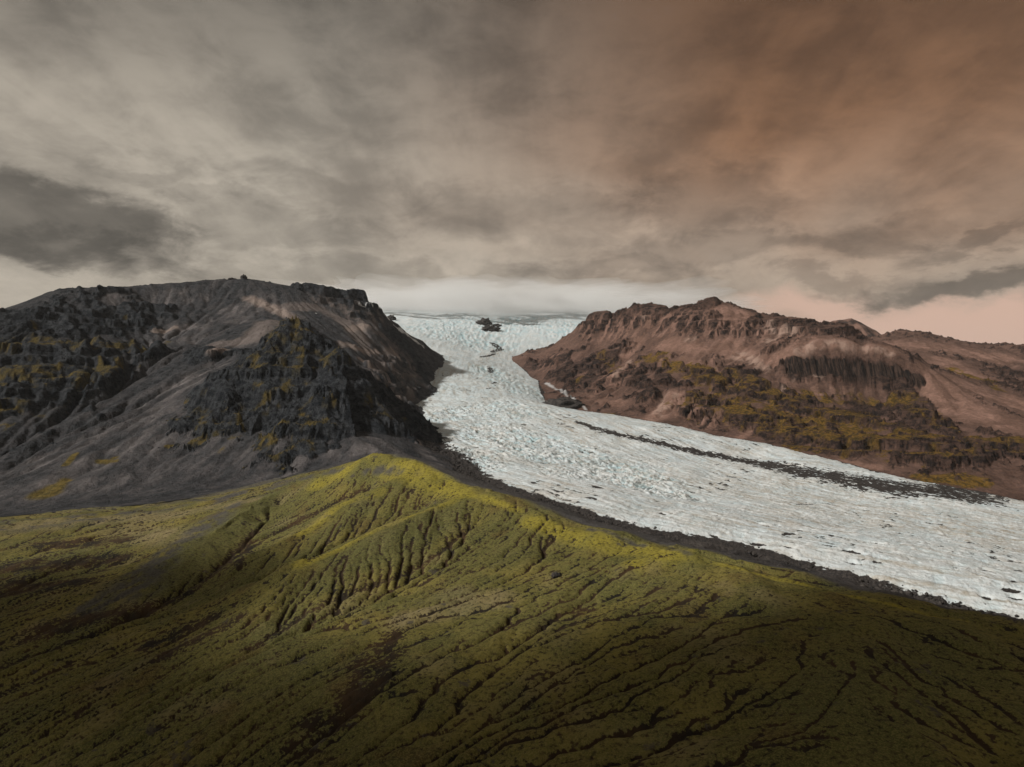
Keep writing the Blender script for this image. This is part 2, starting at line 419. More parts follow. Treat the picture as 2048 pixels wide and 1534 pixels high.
class Field:
    """smooth surface through survey points, tabulated on a distance-graded table for speed"""
    def __init__(self, pts, s_rng, y_rng, ns, nt):
        p = np.array(pts, np.float64)
        key = np.round(p[:, :2] / 4).astype(int)
        _, idx = np.unique(key, axis=0, return_index=True)
        p = p[np.sort(idx)]
        n = len(p); sc = 1000.0
        q = p[:, :2] / sc
        r = np.sqrt(((q[:, None] - q[None]) ** 2).sum(-1))
        A = np.zeros((n + 3, n + 3)); A[:n, :n] = r + np.eye(n) * -0.002
        A[:n, n] = 1; A[:n, n + 1:] = q; A[n, :n] = 1; A[n + 1:, :n] = q.T
        b = np.zeros(n + 3); b[:n] = p[:, 2]
        w = np.linalg.solve(A, b)
        self.s0, self.s1 = s_rng; self.t0, self.t1 = np.log(y_rng[0]), np.log(y_rng[1])
        S = np.linspace(self.s0, self.s1, ns); Tt = np.linspace(self.t0, self.t1, nt)
        Y = np.exp(Tt)
        H = np.empty((nt, ns), f32)
        qx = q[:, 0].astype(f32); qy = q[:, 1].astype(f32); ww = w[:n].astype(f32)
        for j in range(nt):
            x = (S * Y[j] / sc).astype(f32); y = f32(Y[j] / sc)
            rr = np.sqrt((x[:, None] - qx) ** 2 + (y - qy) ** 2)
            H[j] = rr @ ww + w[n] + w[n + 1] * x + w[n + 2] * y
        self.H = H; self.ns, self.nt = ns, nt
        # slopes in world units
        ds = S[1] - S[0]; dt = Tt[1] - Tt[0]
        Hs = np.gradient(H, ds, axis=1); Ht = np.gradient(H, dt, axis=0)
        self.Hx = (Hs / Y[:, None]).astype(f32)
        self.Hy = ((Ht - S[None] * Hs) / Y[:, None]).astype(f32)

    def _ix(self, x, y):
        s = (x / y - self.s0) / (self.s1 - self.s0) * (self.ns - 1)
        t = (np.log(y) - self.t0) / (self.t1 - self.t0) * (self.nt - 1)
        s = np.clip(s, 0, self.ns - 1.001); t = np.clip(t, 0, self.nt - 1.001)
        i = s.astype(np.int32); j = t.astype(np.int32)
        return i, j, (s - i).astype(f32), (t - j).astype(f32)

    def _s(self, A, i, j, a, b):
        return (A[j, i] * (1 - a) + A[j, i + 1] * a) * (1 - b) + (A[j + 1, i] * (1 - a) + A[j + 1, i + 1] * a) * b

    def h(self, x, y):
        k = self._ix(x, y)
        return self._s(self.H, *k)

    def hg(self, x, y):
        k = self._ix(x, y)
        return self._s(self.H, *k), self._s(self.Hx, *k), self._s(self.Hy, *k)

    def hit(self, u, v, dmin=150.0, dmax=9000.0):
        """where the sight line through (u, v) first meets the surface"""
        d = np.exp(np.linspace(math.log(dmin), math.log(dmax), 1500))
        s = (u - CU) / F
        z = self.h(s * d, d)
        zr = CAMZ - (v - CV) / F * d
        k = np.argmax(z >= zr)
        if not (z >= zr).any():
            k = int(np.argmin(zr - z))
        return np.array([s * d[k], d[k], z[k]])


GROUND = Field(ground, (-1.25, 1.25), (140, 9500), 640, 640)
ICE = Field(ice, (-0.7, 1.25), (500, 9500), 420, 420)


def stroke_dist(x, y, z, pts, radii):
    """min over segments of (distance / local radius) in 3-D; <1 is inside the stroke"""
    best = np.full(x.shape, 9.0, f32)
    for a, b, ra, rb in zip(pts[:-1], pts[1:], radii[:-1], radii[1:]):
        ab = b - a; L2 = float(ab @ ab) + 1e-6
        t = np.clip(((x - a[0]) * ab[0] + (y - a[1]) * ab[1] + (z - a[2]) * ab[2]) / L2, 0, 1)
        dd = np.sqrt((x - a[0] - t * ab[0]) ** 2 + (y - a[1] - t * ab[1]) ** 2 + (z - a[2] - t * ab[2]) ** 2)
        best = np.minimum(best, dd / (ra + (rb - ra) * t))
    return best


def brush(x, y, z, field, strokes, dmin=150.0, soft=0.35, wobble=None):
    """union of strokes given as [(u, v, radius_m), ...] traced on a surface"""
    m = np.zeros(x.shape, f32)
    for st in strokes:
        pts = [field.hit(u, v, dmin) for (u, v, r) in st]
        rad = [r for (_, _, r) in st]
        if len(pts) == 1: pts = pts * 2; rad = rad * 2
        d = stroke_dist(x, y, z, pts, rad)
        if wobble is not None: d = d + wobble
        m = np.maximum(m, 1 - sstep(d, 1 - soft, 1 + soft))
    return m


class Drain:
    """stream-power erosion of a surface on a regular grid: carves branching channels down the real slope"""
    def __init__(self, x0, x1, y0, y1, cell, base, rough, iters, K, m=0.5, keep=60.0, seed=1, creep=0.06):
        nx = int((x1 - x0) / cell) + 1; ny = int((y1 - y0) / cell) + 1
        self.x0, self.y0, self.c, self.nx, self.ny = x0, y0, cell, nx, ny
        X, Y = np.meshgrid((x0 + cell * np.arange(nx)).astype(f32), (y0 + cell * np.arange(ny)).astype(f32))
        h0 = base(X, np.maximum(Y, 145)).astype(np.float64)
        h = h0 + rough(X, Y)
        rng = np.random.default_rng(seed)
        offs = [(-1, -1), (-1, 0), (-1, 1), (0, -1), (0, 1), (1, -1), (1, 0), (1, 1)]
        idx = np.arange(nx * ny).reshape(ny, nx)
        jit = [1 + 0.7 * rng.random((ny, nx)) for _ in offs]
        for it in range(iters):
            for _ in range(12):        # lift closed hollows
                p = np.pad(h, 1, mode='edge')
                mn = np.full(h.shape, 1e9)
                for (a, b) in offs: mn = np.minimum(mn, p[1 + a:1 + a + ny, 1 + b:1 + b + nx] + 0.003)
                h[1:-1, 1:-1] = np.maximum(h, mn)[1:-1, 1:-1]
            p = np.pad(h, 1, mode='edge')
            best = np.zeros(h.shape); rec = idx.copy(); ln = np.full(h.shape, cell)
            for q, (a, b) in enumerate(offs):
                L = cell * math.hypot(a, b)
                sl = (h - p[1 + a:1 + a + ny, 1 + b:1 + b + nx]) / L * jit[q]
                k = sl > best
                best[k] = sl[k]
                rec[k] = np.clip(idx[k] + a * nx + b, 0, nx * ny - 1); ln[k] = L
            rec[0] = idx[0]; rec[-1] = idx[-1]; rec[:, 0] = idx[:, 0]; rec[:, -1] = idx[:, -1]
            order = np.argsort(h.ravel()).tolist()
            r = rec.ravel().tolist()
            A = [cell * cell] * (nx * ny)
            for i in reversed(order):
                j = r[i]
                if j != i: A[j] += A[i]
            Fq = (K * np.array(A) ** m / ln.ravel()).tolist()
            hh = h.ravel().tolist()
            for i in order:
                j = r[i]
                if j != i and hh[j] < hh[i]:
                    f = Fq[i]
                    hh[i] = (hh[i] + f * hh[j]) / (1 + f)
            h = np.array(hh).reshape(ny, nx)
            p = np.pad(h, 1, mode='edge')  # a little slope creep
            h += creep * (p[:-2, 1:-1] + p[2:, 1:-1] + p[1:-1, :-2] + p[1:-1, 2:] - 4 * h)
        d = (h - h0).astype(f32)
        self.D = d - self.blur(d, max(2, int(keep / cell)))
        self.A = np.log10(np.array(A).reshape(ny, nx)).astype(f32)

    @staticmethod
    def blur(a, r):
        for _ in range(2):
            for ax in (0, 1):
                w = [(0, 0), (0, 0)]; w[ax] = (r + 1, r)
                c = np.cumsum(np.pad(a.astype(np.float64), w, mode='edge'), axis=ax)
                n = a.shape[ax]
                hi = np.take(c, np.arange(2 * r + 1, 2 * r + 1 + n), axis=ax); lo = np.take(c, np.arange(0, n), axis=ax)
                a = ((hi - lo) / (2 * r + 1)).astype(f32)
        return a

    def at(self, arrs, x, y):
        gx = np.clip((x - self.x0) / self.c, 1, self.nx - 3.01); gy = np.clip((y - self.y0) / self.c, 1, self.ny - 3.01)
        i = gx.astype(np.int32); j = gy.astype(np.int32)
        a = (gx - i).astype(f32); b = (gy - j).astype(f32)

        def w(t):
            return ((1 - t) ** 3 / 6, (3 * t ** 3 - 6 * t ** 2 + 4) / 6, (-3 * t ** 3 + 3 * t ** 2 + 3 * t + 1) / 6, t ** 3 / 6)
        wa, wb = w(a), w(b)
        out = [np.zeros(x.shape, f32) for _ in arrs]
        for m_ in range(4):
            for n_ in range(4):
                ww = wa[n_] * wb[m_]
                for o, ar in zip(out, arrs): o += ww * ar[j + m_ - 1, i + n_ - 1]
        return out


# ------------------------------------------------------------------ mesh building
def columns(u0, u1, n, lo=-330, hi=2380, extra=36):
    """bearings: dense where the survey is dense, coarse beyond"""
    parts = []
    a, b = max(u0, -40), min(u1, 2088)
    if u0 < a: parts.append(np.linspace(u0, a, extra, endpoint=False))
    parts.append(np.linspace(a, b, n))
    if u1 > b: parts.append(np.linspace(b, u1, extra + 1)[1:])
    return (np.concatenate(parts) - CU) / F


def patch(s, y0, y1, rows, power=1.0):
    t = np.linspace(0, 1, rows)[:, None] ** power
    Y = np.exp(np.log(y0)[None] * (1 - t) + np.log(y1)[None] * t)
    X = s[None] * Y
    return X.astype(f32), Y.astype(f32)


def mesh_object(name, X, Y, Z, attrs, mat, kind='structure', label=None, keep=None):
    nr, nc = X.shape
    co = np.stack([X, Y, Z], -1).reshape(-1, 3).astype(f32)
    idx = np.arange(nr * nc, dtype=np.int32).reshape(nr, nc)
    q = np.stack([idx[:-1, :-1], idx[:-1, 1:], idx[1:, 1:], idx[1:, :-1]], -1).reshape(-1, 4)
    if keep is not None:      # leave out the cells that lie deep inside other ground
        q = q[keep[:-1, :-1].ravel() & keep[1:, 1:].ravel()]
        used = np.zeros(len(co), bool); used[q.ravel()] = True
        remap = np.cumsum(used) - 1
        co = co[used]; q = remap[q].astype(np.int32)
        attrs = {k: np.ascontiguousarray(v, f32).ravel()[used] for k, v in attrs.items()}
    me = bpy.data.meshes.new(name)
    me.vertices.add(len(co)); me.vertices.foreach_set('co', co.ravel())
    me.loops.add(q.size); me.loops.foreach_set('vertex_index', q.ravel())
    me.polygons.add(len(q))
    me.polygons.foreach_set('loop_start', np.arange(0, q.size, 4, dtype=np.int32))
    me.update(calc_edges=True)
    me.polygons.foreach_set('use_smooth', np.ones(len(q), bool))
    for k, v in attrs.items():
        at = me.attributes.new(k, 'FLOAT', 'POINT')
        at.data.foreach_set('value', np.ascontiguousarray(v, f32).ravel())
    me.materials.append(mat)
    ob = bpy.data.objects.new(name, me)
    scene.collection.objects.link(ob)
    if kind: ob['kind'] = kind
    if label: ob['label'] = label
    return ob


def lump_mesh(name, centre, radii, mat, sub=4, rough=0.25, wave=1.0, seed=0, flat=False):
    """an uneven closed body grown from a ball"""
    import bmesh
    from mathutils import noise as mn
    bm = bmesh.new()
    bmesh.ops.create_icosphere(bm, subdivisions=sub, radius=1.0)
    for v in bm.verts:
        n = v.co.normalized()
        q = n * (1.6 / wave) + Vector((seed * 7.3, seed * 3.1, seed * 1.7))
        k = 1 + rough * (mn.noise(q) + 0.5 * mn.noise(q * 2.3) + 0.28 * mn.noise(q * 5.1))
        v.co = Vector((n.x * radii[0], n.y * radii[1], n.z * radii[2])) * k
    me = bpy.data.meshes.new(name)
    bm.to_mesh(me); bm.free()
    me.polygons.foreach_set('use_smooth', np.full(len(me.polygons), not flat))
    me.materials.append(mat)
    ob = bpy.data.objects.new(name, me)
    scene.collection.objects.link(ob)
    ob.location = centre
    return ob


def terrace(z, period, sharp):
    t = z / period
    t = t + 0.28 * np.sin(t * 2.1) + 0.2 * np.sin(t * 0.83 + 1.0)
    k = np.floor(t); fr = t - k
    return (z + (sstep(fr, 0.5 - sharp, 0.5 + sharp) - fr) * period).astype(f32)


# ------------------------------------------------------------------ materials
def material(name):
    m = bpy.data.materials.new(name)
    m.use_nodes = True
    T = NT(m.node_tree)
    b = T.n['Principled BSDF']
    b.inputs['Specular IOR Level'].default_value = 0.15
    b.inputs['Roughness'].default_value = 0.95
    return m, T, b


def pos(T):
    return T.new('ShaderNodeNewGeometry').outputs['Position']


def bump(T, b, height, dist, strength=1.0):
    nd = T.new('ShaderNodeBump')
    nd.inputs['Strength'].default_value = strength
    nd.inputs['Distance'].default_value = dist
    T.put(nd.inputs['Height'], height)
    T.l.new(nd.outputs[0], b.inputs['Normal'])


def mat_rock(name, rock_a, rock_b, scree_a, scree_b, moss_a, moss_b, pale):
    m, T, b = material(name)
    p = pos(T)
    n1 = T.noise(p, 0.012, 6, 0.6)
    n2 = T.noise(p, 0.09, 5, 0.6)
    n3 = T.noise(T.scalev(p, (1, 1, 1.6)), 0.04, 7, 0.72)
    rock = T.mix(T.smooth(n3, 0.40, 0.62), rock_a, rock_b)
    scree = T.mix(T.smooth(n1, 0.35, 0.65), scree_a, scree_b)
    scree = T.mix(T.smooth(n2, 0.3, 0.7, 0.0, 0.35), scree, rock_a)
    col = T.mix(T.attr('scree'), rock, scree)
    col = T.mix(T.math('MULTIPLY', T.attr('pale'), T.smooth(n2, 0.2, 0.6, 0.45, 0.9)), col, pale)
    moss = T.mix(T.smooth(n2, 0.35, 0.62), moss_a, moss_b)
    col = T.mix(T.attr('moss'), col, moss)
    flute = T.noise(T.scalev(p, (1.0, 0.25, 0.06)), 0.16, 5, 0.6)
    col = T.mix(T.attr('col'), col, T.mix(T.smooth(flute, 0.40, 0.62), (0.010, 0.008, 0.007), (0.070, 0.044, 0.034)))
    col = T.mix(T.attr('snow'), col, (0.72, 0.74, 0.75))
    T.l.new(col, b.inputs['Base Color'])
    h = T.math('ADD', T.math('MULTIPLY', n2, 1.0), T.math('MULTIPLY', T.noise(p, 0.35, 4, 0.65), 0.5))
    nd_s = T.math('SUBTRACT', 1.0, T.math('MULTIPLY', T.attr('scree'), 0.5))
    bump(T, b, T.math('MULTIPLY', h, nd_s), 11.0, 1.0)
    return m


def mat_moss_hill():
    m, T, b = material('moss_and_gravel')
    p = pos(T)
    n0 = T.noise(p, 0.006, 4, 0.55)
    n1 = T.noise(p, 0.035, 5, 0.6)
    n2 = T.noise(p, 0.36, 5, 0.68)
    n3 = T.noise(p, 1.1, 3, 0.6)
    moss = T.mix(T.smooth(n1, 0.32, 0.66), (0.112, 0.104, 0.025), (0.210, 0.176, 0.044))
    moss = T.mix(T.smooth(n0, 0.40, 0.60, 0.0, 0.65), moss, (0.066, 0.076, 0.026))
    nr = T.noise(T.vmath('ADD', p, (311.0, 97.0, 0.0)), 0.022, 6, 0.62)
    moss = T.mix(T.smooth(nr, 0.54, 0.66, 0.0, 0.75), moss, (0.098, 0.064, 0.022))
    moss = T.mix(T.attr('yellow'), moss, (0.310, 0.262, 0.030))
    moss = T.mix(T.attr('straw'), moss, (0.245, 0.200, 0.110))
    moss = T.mix(T.attr('green'), moss, (0.085, 0.094, 0.032))
    moss = T.mix(T.math('MULTIPLY', T.smooth(n3, 0.42, 0.62), 0.55), moss, (0.245, 0.205, 0.075))
    moss = T.mix(T.math('MULTIPLY', T.smooth(n2, 0.54, 0.38), 0.55), moss, (0.040, 0.036, 0.014))
    soil = T.mix(T.smooth(n1, 0.3, 0.7), (0.018, 0.016, 0.013), (0.062, 0.038, 0.019))
    bare = T.math('ADD', T.attr('soil'), T.math('MULTIPLY', T.math('SUBTRACT', 0.5, n2), 3.6))
    col = T.mix(T.smooth(bare, 0.28, 0.70), moss, soil)
    ng = T.noise(T.vmath('ADD', p, (77.0, 401.0, 0.0)), 0.05, 6, 0.66)
    col = T.mix(T.smooth(ng, 0.63, 0.70, 0.0, 0.8), col, (0.075, 0.066, 0.058))
    gravel = T.mix(T.smooth(n2, 0.3, 0.7), (0.052, 0.050, 0.050), (0.095, 0.090, 0.086))
    col = T.mix(T.attr('gravel'), col, gravel)
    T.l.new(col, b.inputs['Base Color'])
    h = T.math('ADD', n2, T.math('MULTIPLY', n3, 0.45))
    bump(T, b, h, 1.3, 1.0)
    return m


def mat_ice():
    m, T, b = material('glacier_ice')
    p = pos(T)
    n1 = T.noise(p, 0.012, 5, 0.6)
    n2 = T.noise(p, 0.11, 5, 0.62)
    n3 = T.noise(p, 0.45, 3, 0.6)
    col = T.mix(T.smooth(n1, 0.35, 0.65), (0.600, 0.665, 0.695), (0.700, 0.735, 0.745))
    col = T.mix(T.attr('blue'), col, (0.40, 0.60, 0.66))
    col = T.mix(T.math('MULTIPLY', T.attr('dirt'), T.smooth(n2, 0.25, 0.7, 0.3, 1.0)), col, (0.33, 0.275, 0.20))
    deb = T.math('ADD', T.attr('debris'), T.math('MULTIPLY', T.math('SUBTRACT', n2, 0.5), 0.5))
    stone = T.mix(T.smooth(n3, 0.35, 0.65), (0.022, 0.021, 0.022), (0.060, 0.052, 0.047))
    fac = T.smooth(deb, 0.42, 0.60)
    col = T.mix(fac, col, stone)
    T.l.new(col, b.inputs['Base Color'])
    b.inputs['Roughness'].default_value = 0.8
    h = T.math('ADD', n2, T.math('MULTIPLY', n3, 0.4))
    bump(T, b, h, 3.0, 0.9)
    return m


def mat_moraine():
    m, T, b = material('moraine_gravel')
    p = pos(T)
    n1 = T.noise(p, 0.02, 5, 0.6)
    n2 = T.noise(p, 0.2, 5, 0.65)
    col = T.mix(T.smooth(n1, 0.35, 0.65), (0.034, 0.032, 0.033), (0.085, 0.075, 0.068))
    col = T.mix(T.smooth(n2, 0.4, 0.7, 0, 0.5), col, (0.018, 0.018, 0.019))
    T.l.new(col, b.inputs['Base Color'])
    bump(T, b, n2, 4.0, 1.0)
    return m


M_LEFT = mat_rock('dark_basalt', (0.011, 0.014, 0.018), (0.052, 0.056, 0.062), (0.072, 0.068, 0.070), (0.165, 0.149, 0.148),
                  (0.075, 0.060, 0.018), (0.150, 0.108, 0.028), (0.30, 0.24, 0.21))
M_RIGHT = mat_rock('brown_tuff', (0.016, 0.011, 0.010), (0.085, 0.050, 0.038), (0.190, 0.110, 0.082), (0.300, 0.178, 0.138),
                   (0.056, 0.040, 0.010), (0.190, 0.108, 0.022), (0.38, 0.265, 0.215))
M_MOSS = mat_moss_hill()
M_ICE = mat_ice()
M_MOR = mat_moraine()

# ------------------------------------------------------------------ the mossy hill in the foreground
SPLIT = [(-900, 1150), (500, 1150), (745, 1060), (900, 960), (1100, 860), (1300, 765), (1700, 640), (2048, 560), (2900, 470)]


def split_y(s):
    u = s * F + CU
    return np.interp(u, [p[0] for p in SPLIT], [p[1] for p in SPLIT])


def build_moss_hill():
    s = columns(-420, 2470, 1070)
    X, Y = patch(s, np.full(s.shape, 150.0), split_y(s) + 6, 440, 0.94)
    H = GROUND.h(X, Y)
    dr = Drain(-800, 800, 140, 1180, 2.1, GROUND.h, lambda x, y: 2.0 * fbm(x / 70, y / 70, 4, 5) + 0.28 * fbm(x / 9, y / 9, 3, 6), 5, 0.07, 0.5, 17.0, 4, creep=0.02)
    jx = X + 0.7 * fbm(X / 5, Y / 5, 3, 14); jy = Y + 0.7 * fbm(X / 5, Y / 5, 3, 15)
    dz, la = dr.at([dr.D, dr.A], jx, jy)
    dr2 = Drain(-430, 440, 215, 740, 1.1, lambda x, y: GROUND.h(x, y) + dr.at([dr.D], x, y)[0], lambda x, y: 0.25 * fbm(x / 14, y / 14, 3, 7) + 0.08 * fbm(x / 3, y / 3, 2, 8), 4, 0.05, 0.5, 7.0, 8, creep=0.02)
    dz2, la2 = dr2.at([dr2.D, dr2.A], X + 0.6 * fbm(X / 2.5, Y / 2.5, 3, 17), Y + 0.6 * fbm(X / 2.5, Y / 2.5, 3, 18))
    inn = sstep(X, -420, -380) * sstep(-X, -430, -390) * sstep(Y, 222, 240) * sstep(-Y, -728, -690)
    var = sstep(fbm(X / 110, Y / 110, 3, 40), -0.35, 0.35)
    clump = fbm(X / 2.8, Y / 2.8, 4, 61, 0.62)
    hag = fbm(X / 9, Y / 9, 3, 63)
    fl_ = brush(X, Y, H, GROUND, [[(900, 1030, 26), (800, 1080, 34), (700, 1130, 32), (620, 1170, 24)], [(760, 1000, 24), (640, 1075, 22)]], 150, 0.5)
    _, gx, gy = GROUND.hg(X, Y)
    fold, _c = erode(X + 12 * fbm(X / 70, Y / 70, 3, 81), Y + 12 * fbm(X / 70, Y / 70, 3, 82), gx + 0.03, gy + 0.02, 80.0, 2.4, 2, 0.45, 1.0, 83)
    Z = H + fold + dz * (0.65 + 0.5 * var) * (1 - 0.45 * fl_) + 1.1 * inn * dz2 + 0.26 * clump + 0.22 * hag + 1.3 * fbm(X / 30, Y / 30, 3, 62)
    # bare earth lies in the gully floors
    crease = sstep(la + 0.7 * fbm(X / 14, Y / 14, 3, 64), 1.25, 2.0) * (0.6 + 0.6 * var) * sstep(-dz + 0.4 * hag, -0.25, 0.35)
    var2 = sstep(fbm(X / 45, Y / 45, 3, 42), -0.3, 0.3)
    crease = np.maximum(crease, inn * sstep(la2 + 0.6 * fbm(X / 8, Y / 8, 3, 66), 1.0, 1.7) * sstep(-dz2, -0.05, 0.22) * (0.35 + 0.6 * var2))
    W = 0.35 * fbm(X / 25, Y / 25, 4, 77)
    B = lambda st, soft=0.45: brush(X, Y, Z, GROUND, st, 150, soft, W)
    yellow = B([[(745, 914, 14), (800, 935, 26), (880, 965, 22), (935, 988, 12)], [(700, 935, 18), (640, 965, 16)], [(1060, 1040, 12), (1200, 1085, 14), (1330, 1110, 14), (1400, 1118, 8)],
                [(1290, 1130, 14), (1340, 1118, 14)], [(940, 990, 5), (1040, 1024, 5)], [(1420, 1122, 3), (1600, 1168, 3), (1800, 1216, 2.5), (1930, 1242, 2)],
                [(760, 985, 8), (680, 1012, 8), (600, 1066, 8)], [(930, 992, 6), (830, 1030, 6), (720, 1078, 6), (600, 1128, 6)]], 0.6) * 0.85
    straw = B([[(60, 1050, 40), (200, 1042, 34), (400, 1020, 26), (500, 1000, 16)], [(250, 1060, 30), (350, 1075, 22)], [(20, 1010, 20), (240, 990, 14)],
               [(900, 1190, 14), (1000, 1200, 14), (820, 1240, 16)], [(560, 1080, 8), (500, 1110, 8)]], 0.6) * (0.55 + 0.45 * sstep(fbm(X / 18, Y / 60, 4, 8), -0.3, 0.3))
    green = B([[(545, 990, 12), (500, 1020, 22), (430, 1070, 26), (360, 1120, 26), (320, 1160, 18)], [(900, 1030, 20), (800, 1080, 26), (700, 1130, 24), (620, 1170, 18)],
               [(720, 1020, 14), (640, 1075, 12)], [(1900, 1300, 40), (1700, 1400, 40)]], 0.6) * 0.75
    gravel = B([[(470, 1010, 16), (420, 1045, 22), (330, 1110, 20), (260, 1180, 26), (180, 1210, 20)], [(735, 945, 7), (770, 938, 9), (800, 945, 7)], [(560, 965, 14), (640, 950, 8), (700, 930, 6)],
                [(420, 985, 14), (300, 1000, 12)], [(1180, 1060, 4), (1290, 1092, 4)], [(1330, 1104, 4), (1380, 1112, 4)]], 0.5)
    gravel *= sstep(fbm(X / 16, Y / 16, 5, 16, 0.6), -0.35, 0.15) * 0.85
    rim = B([[(0, 1052, 46), (150, 1038, 46), (290, 1022, 44), (410, 1002, 40), (547, 978, 30)]], 0.7)
    gravel = np.maximum(gravel, rim * sstep(fbm(X / 40, Y / 26, 5, 19, 0.6), -0.1, 0.25) * 0.9)
    gravel = np.maximum(gravel, sstep(Y - (split_y(X / Y) - 120), 0, 60) * sstep(X / Y, -0.95, -0.1) * sstep(fbm(X / 40, Y / 40, 4, 15) + sstep(Y - (split_y(X / Y) - 60), 0, 50), 0.0, 0.4))
    # behind the crest the hill is bare moraine
    uu = X / Y * F + CU
    cd = np.interp(uu, [p[0] for p in CREST], [p[2] for p in CREST])
    gravel = np.maximum(gravel, np.where(uu > 745, sstep(Y - cd, 10, 30), 0))
    paths = B([[u_ for u_ in [(p[0], p[1], r) for p, r in zip(L, rr)]] for L, rr in ((G1, [3, 5, 6, 5, 4]), (G4[1:], [4, 6, 7, 6, 5, 5, 6]), (G3[1:], [3, 3, 4, 4, 5, 5]), (G2[1:], [2, 3, 3, 3]))], 0.7)
    damp = B([[(780, 1270, 8), (750, 1320, 16), (740, 1370, 14), (690, 1430, 10), (620, 1480, 14)], [(500, 1085, 5), (475, 1130, 6)], [(1115, 1150, 3)],
              [(100, 1090, 26), (250, 1080, 20)], [(40, 1130, 26), (230, 1120, 18)], [(0, 1180, 26), (170, 1165, 16)], [(100, 1260, 20), (300, 1215, 12)],
              [(300, 1290, 10), (420, 1235, 8)], [(340, 1310, 9), (480, 1240, 7)]], 0.7) * (0.5 + 0.5 * sstep(fbm(X / 14, Y / 14, 4, 91), -0.2, 0.2))
    low = sstep(fbm(X / 60, Y / 60, 4, 31), -0.25, 0.5)
    green = np.maximum(green, 0.6 * sstep(fbm(X / 70, Y / 70, 4, 44), 0.0, 0.4))
    straw = np.maximum(straw, 0.45 * sstep(fbm(X / 50, Y / 50, 4, 45), 0.1, 0.5))
    soil = np.clip(crease * 1.15 + 0.7 * paths + 1.0 * damp + 0.16 * low - 0.30 * clump - 0.2 * yellow, 0, 1.3)
    Z -= 1.6 * paths + 0.4 * crease
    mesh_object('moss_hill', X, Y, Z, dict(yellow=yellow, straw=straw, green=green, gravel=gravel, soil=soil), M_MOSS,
                label='moss covered hill with parallel gullies and bright yellow crest in the foreground')


build_moss_hill()


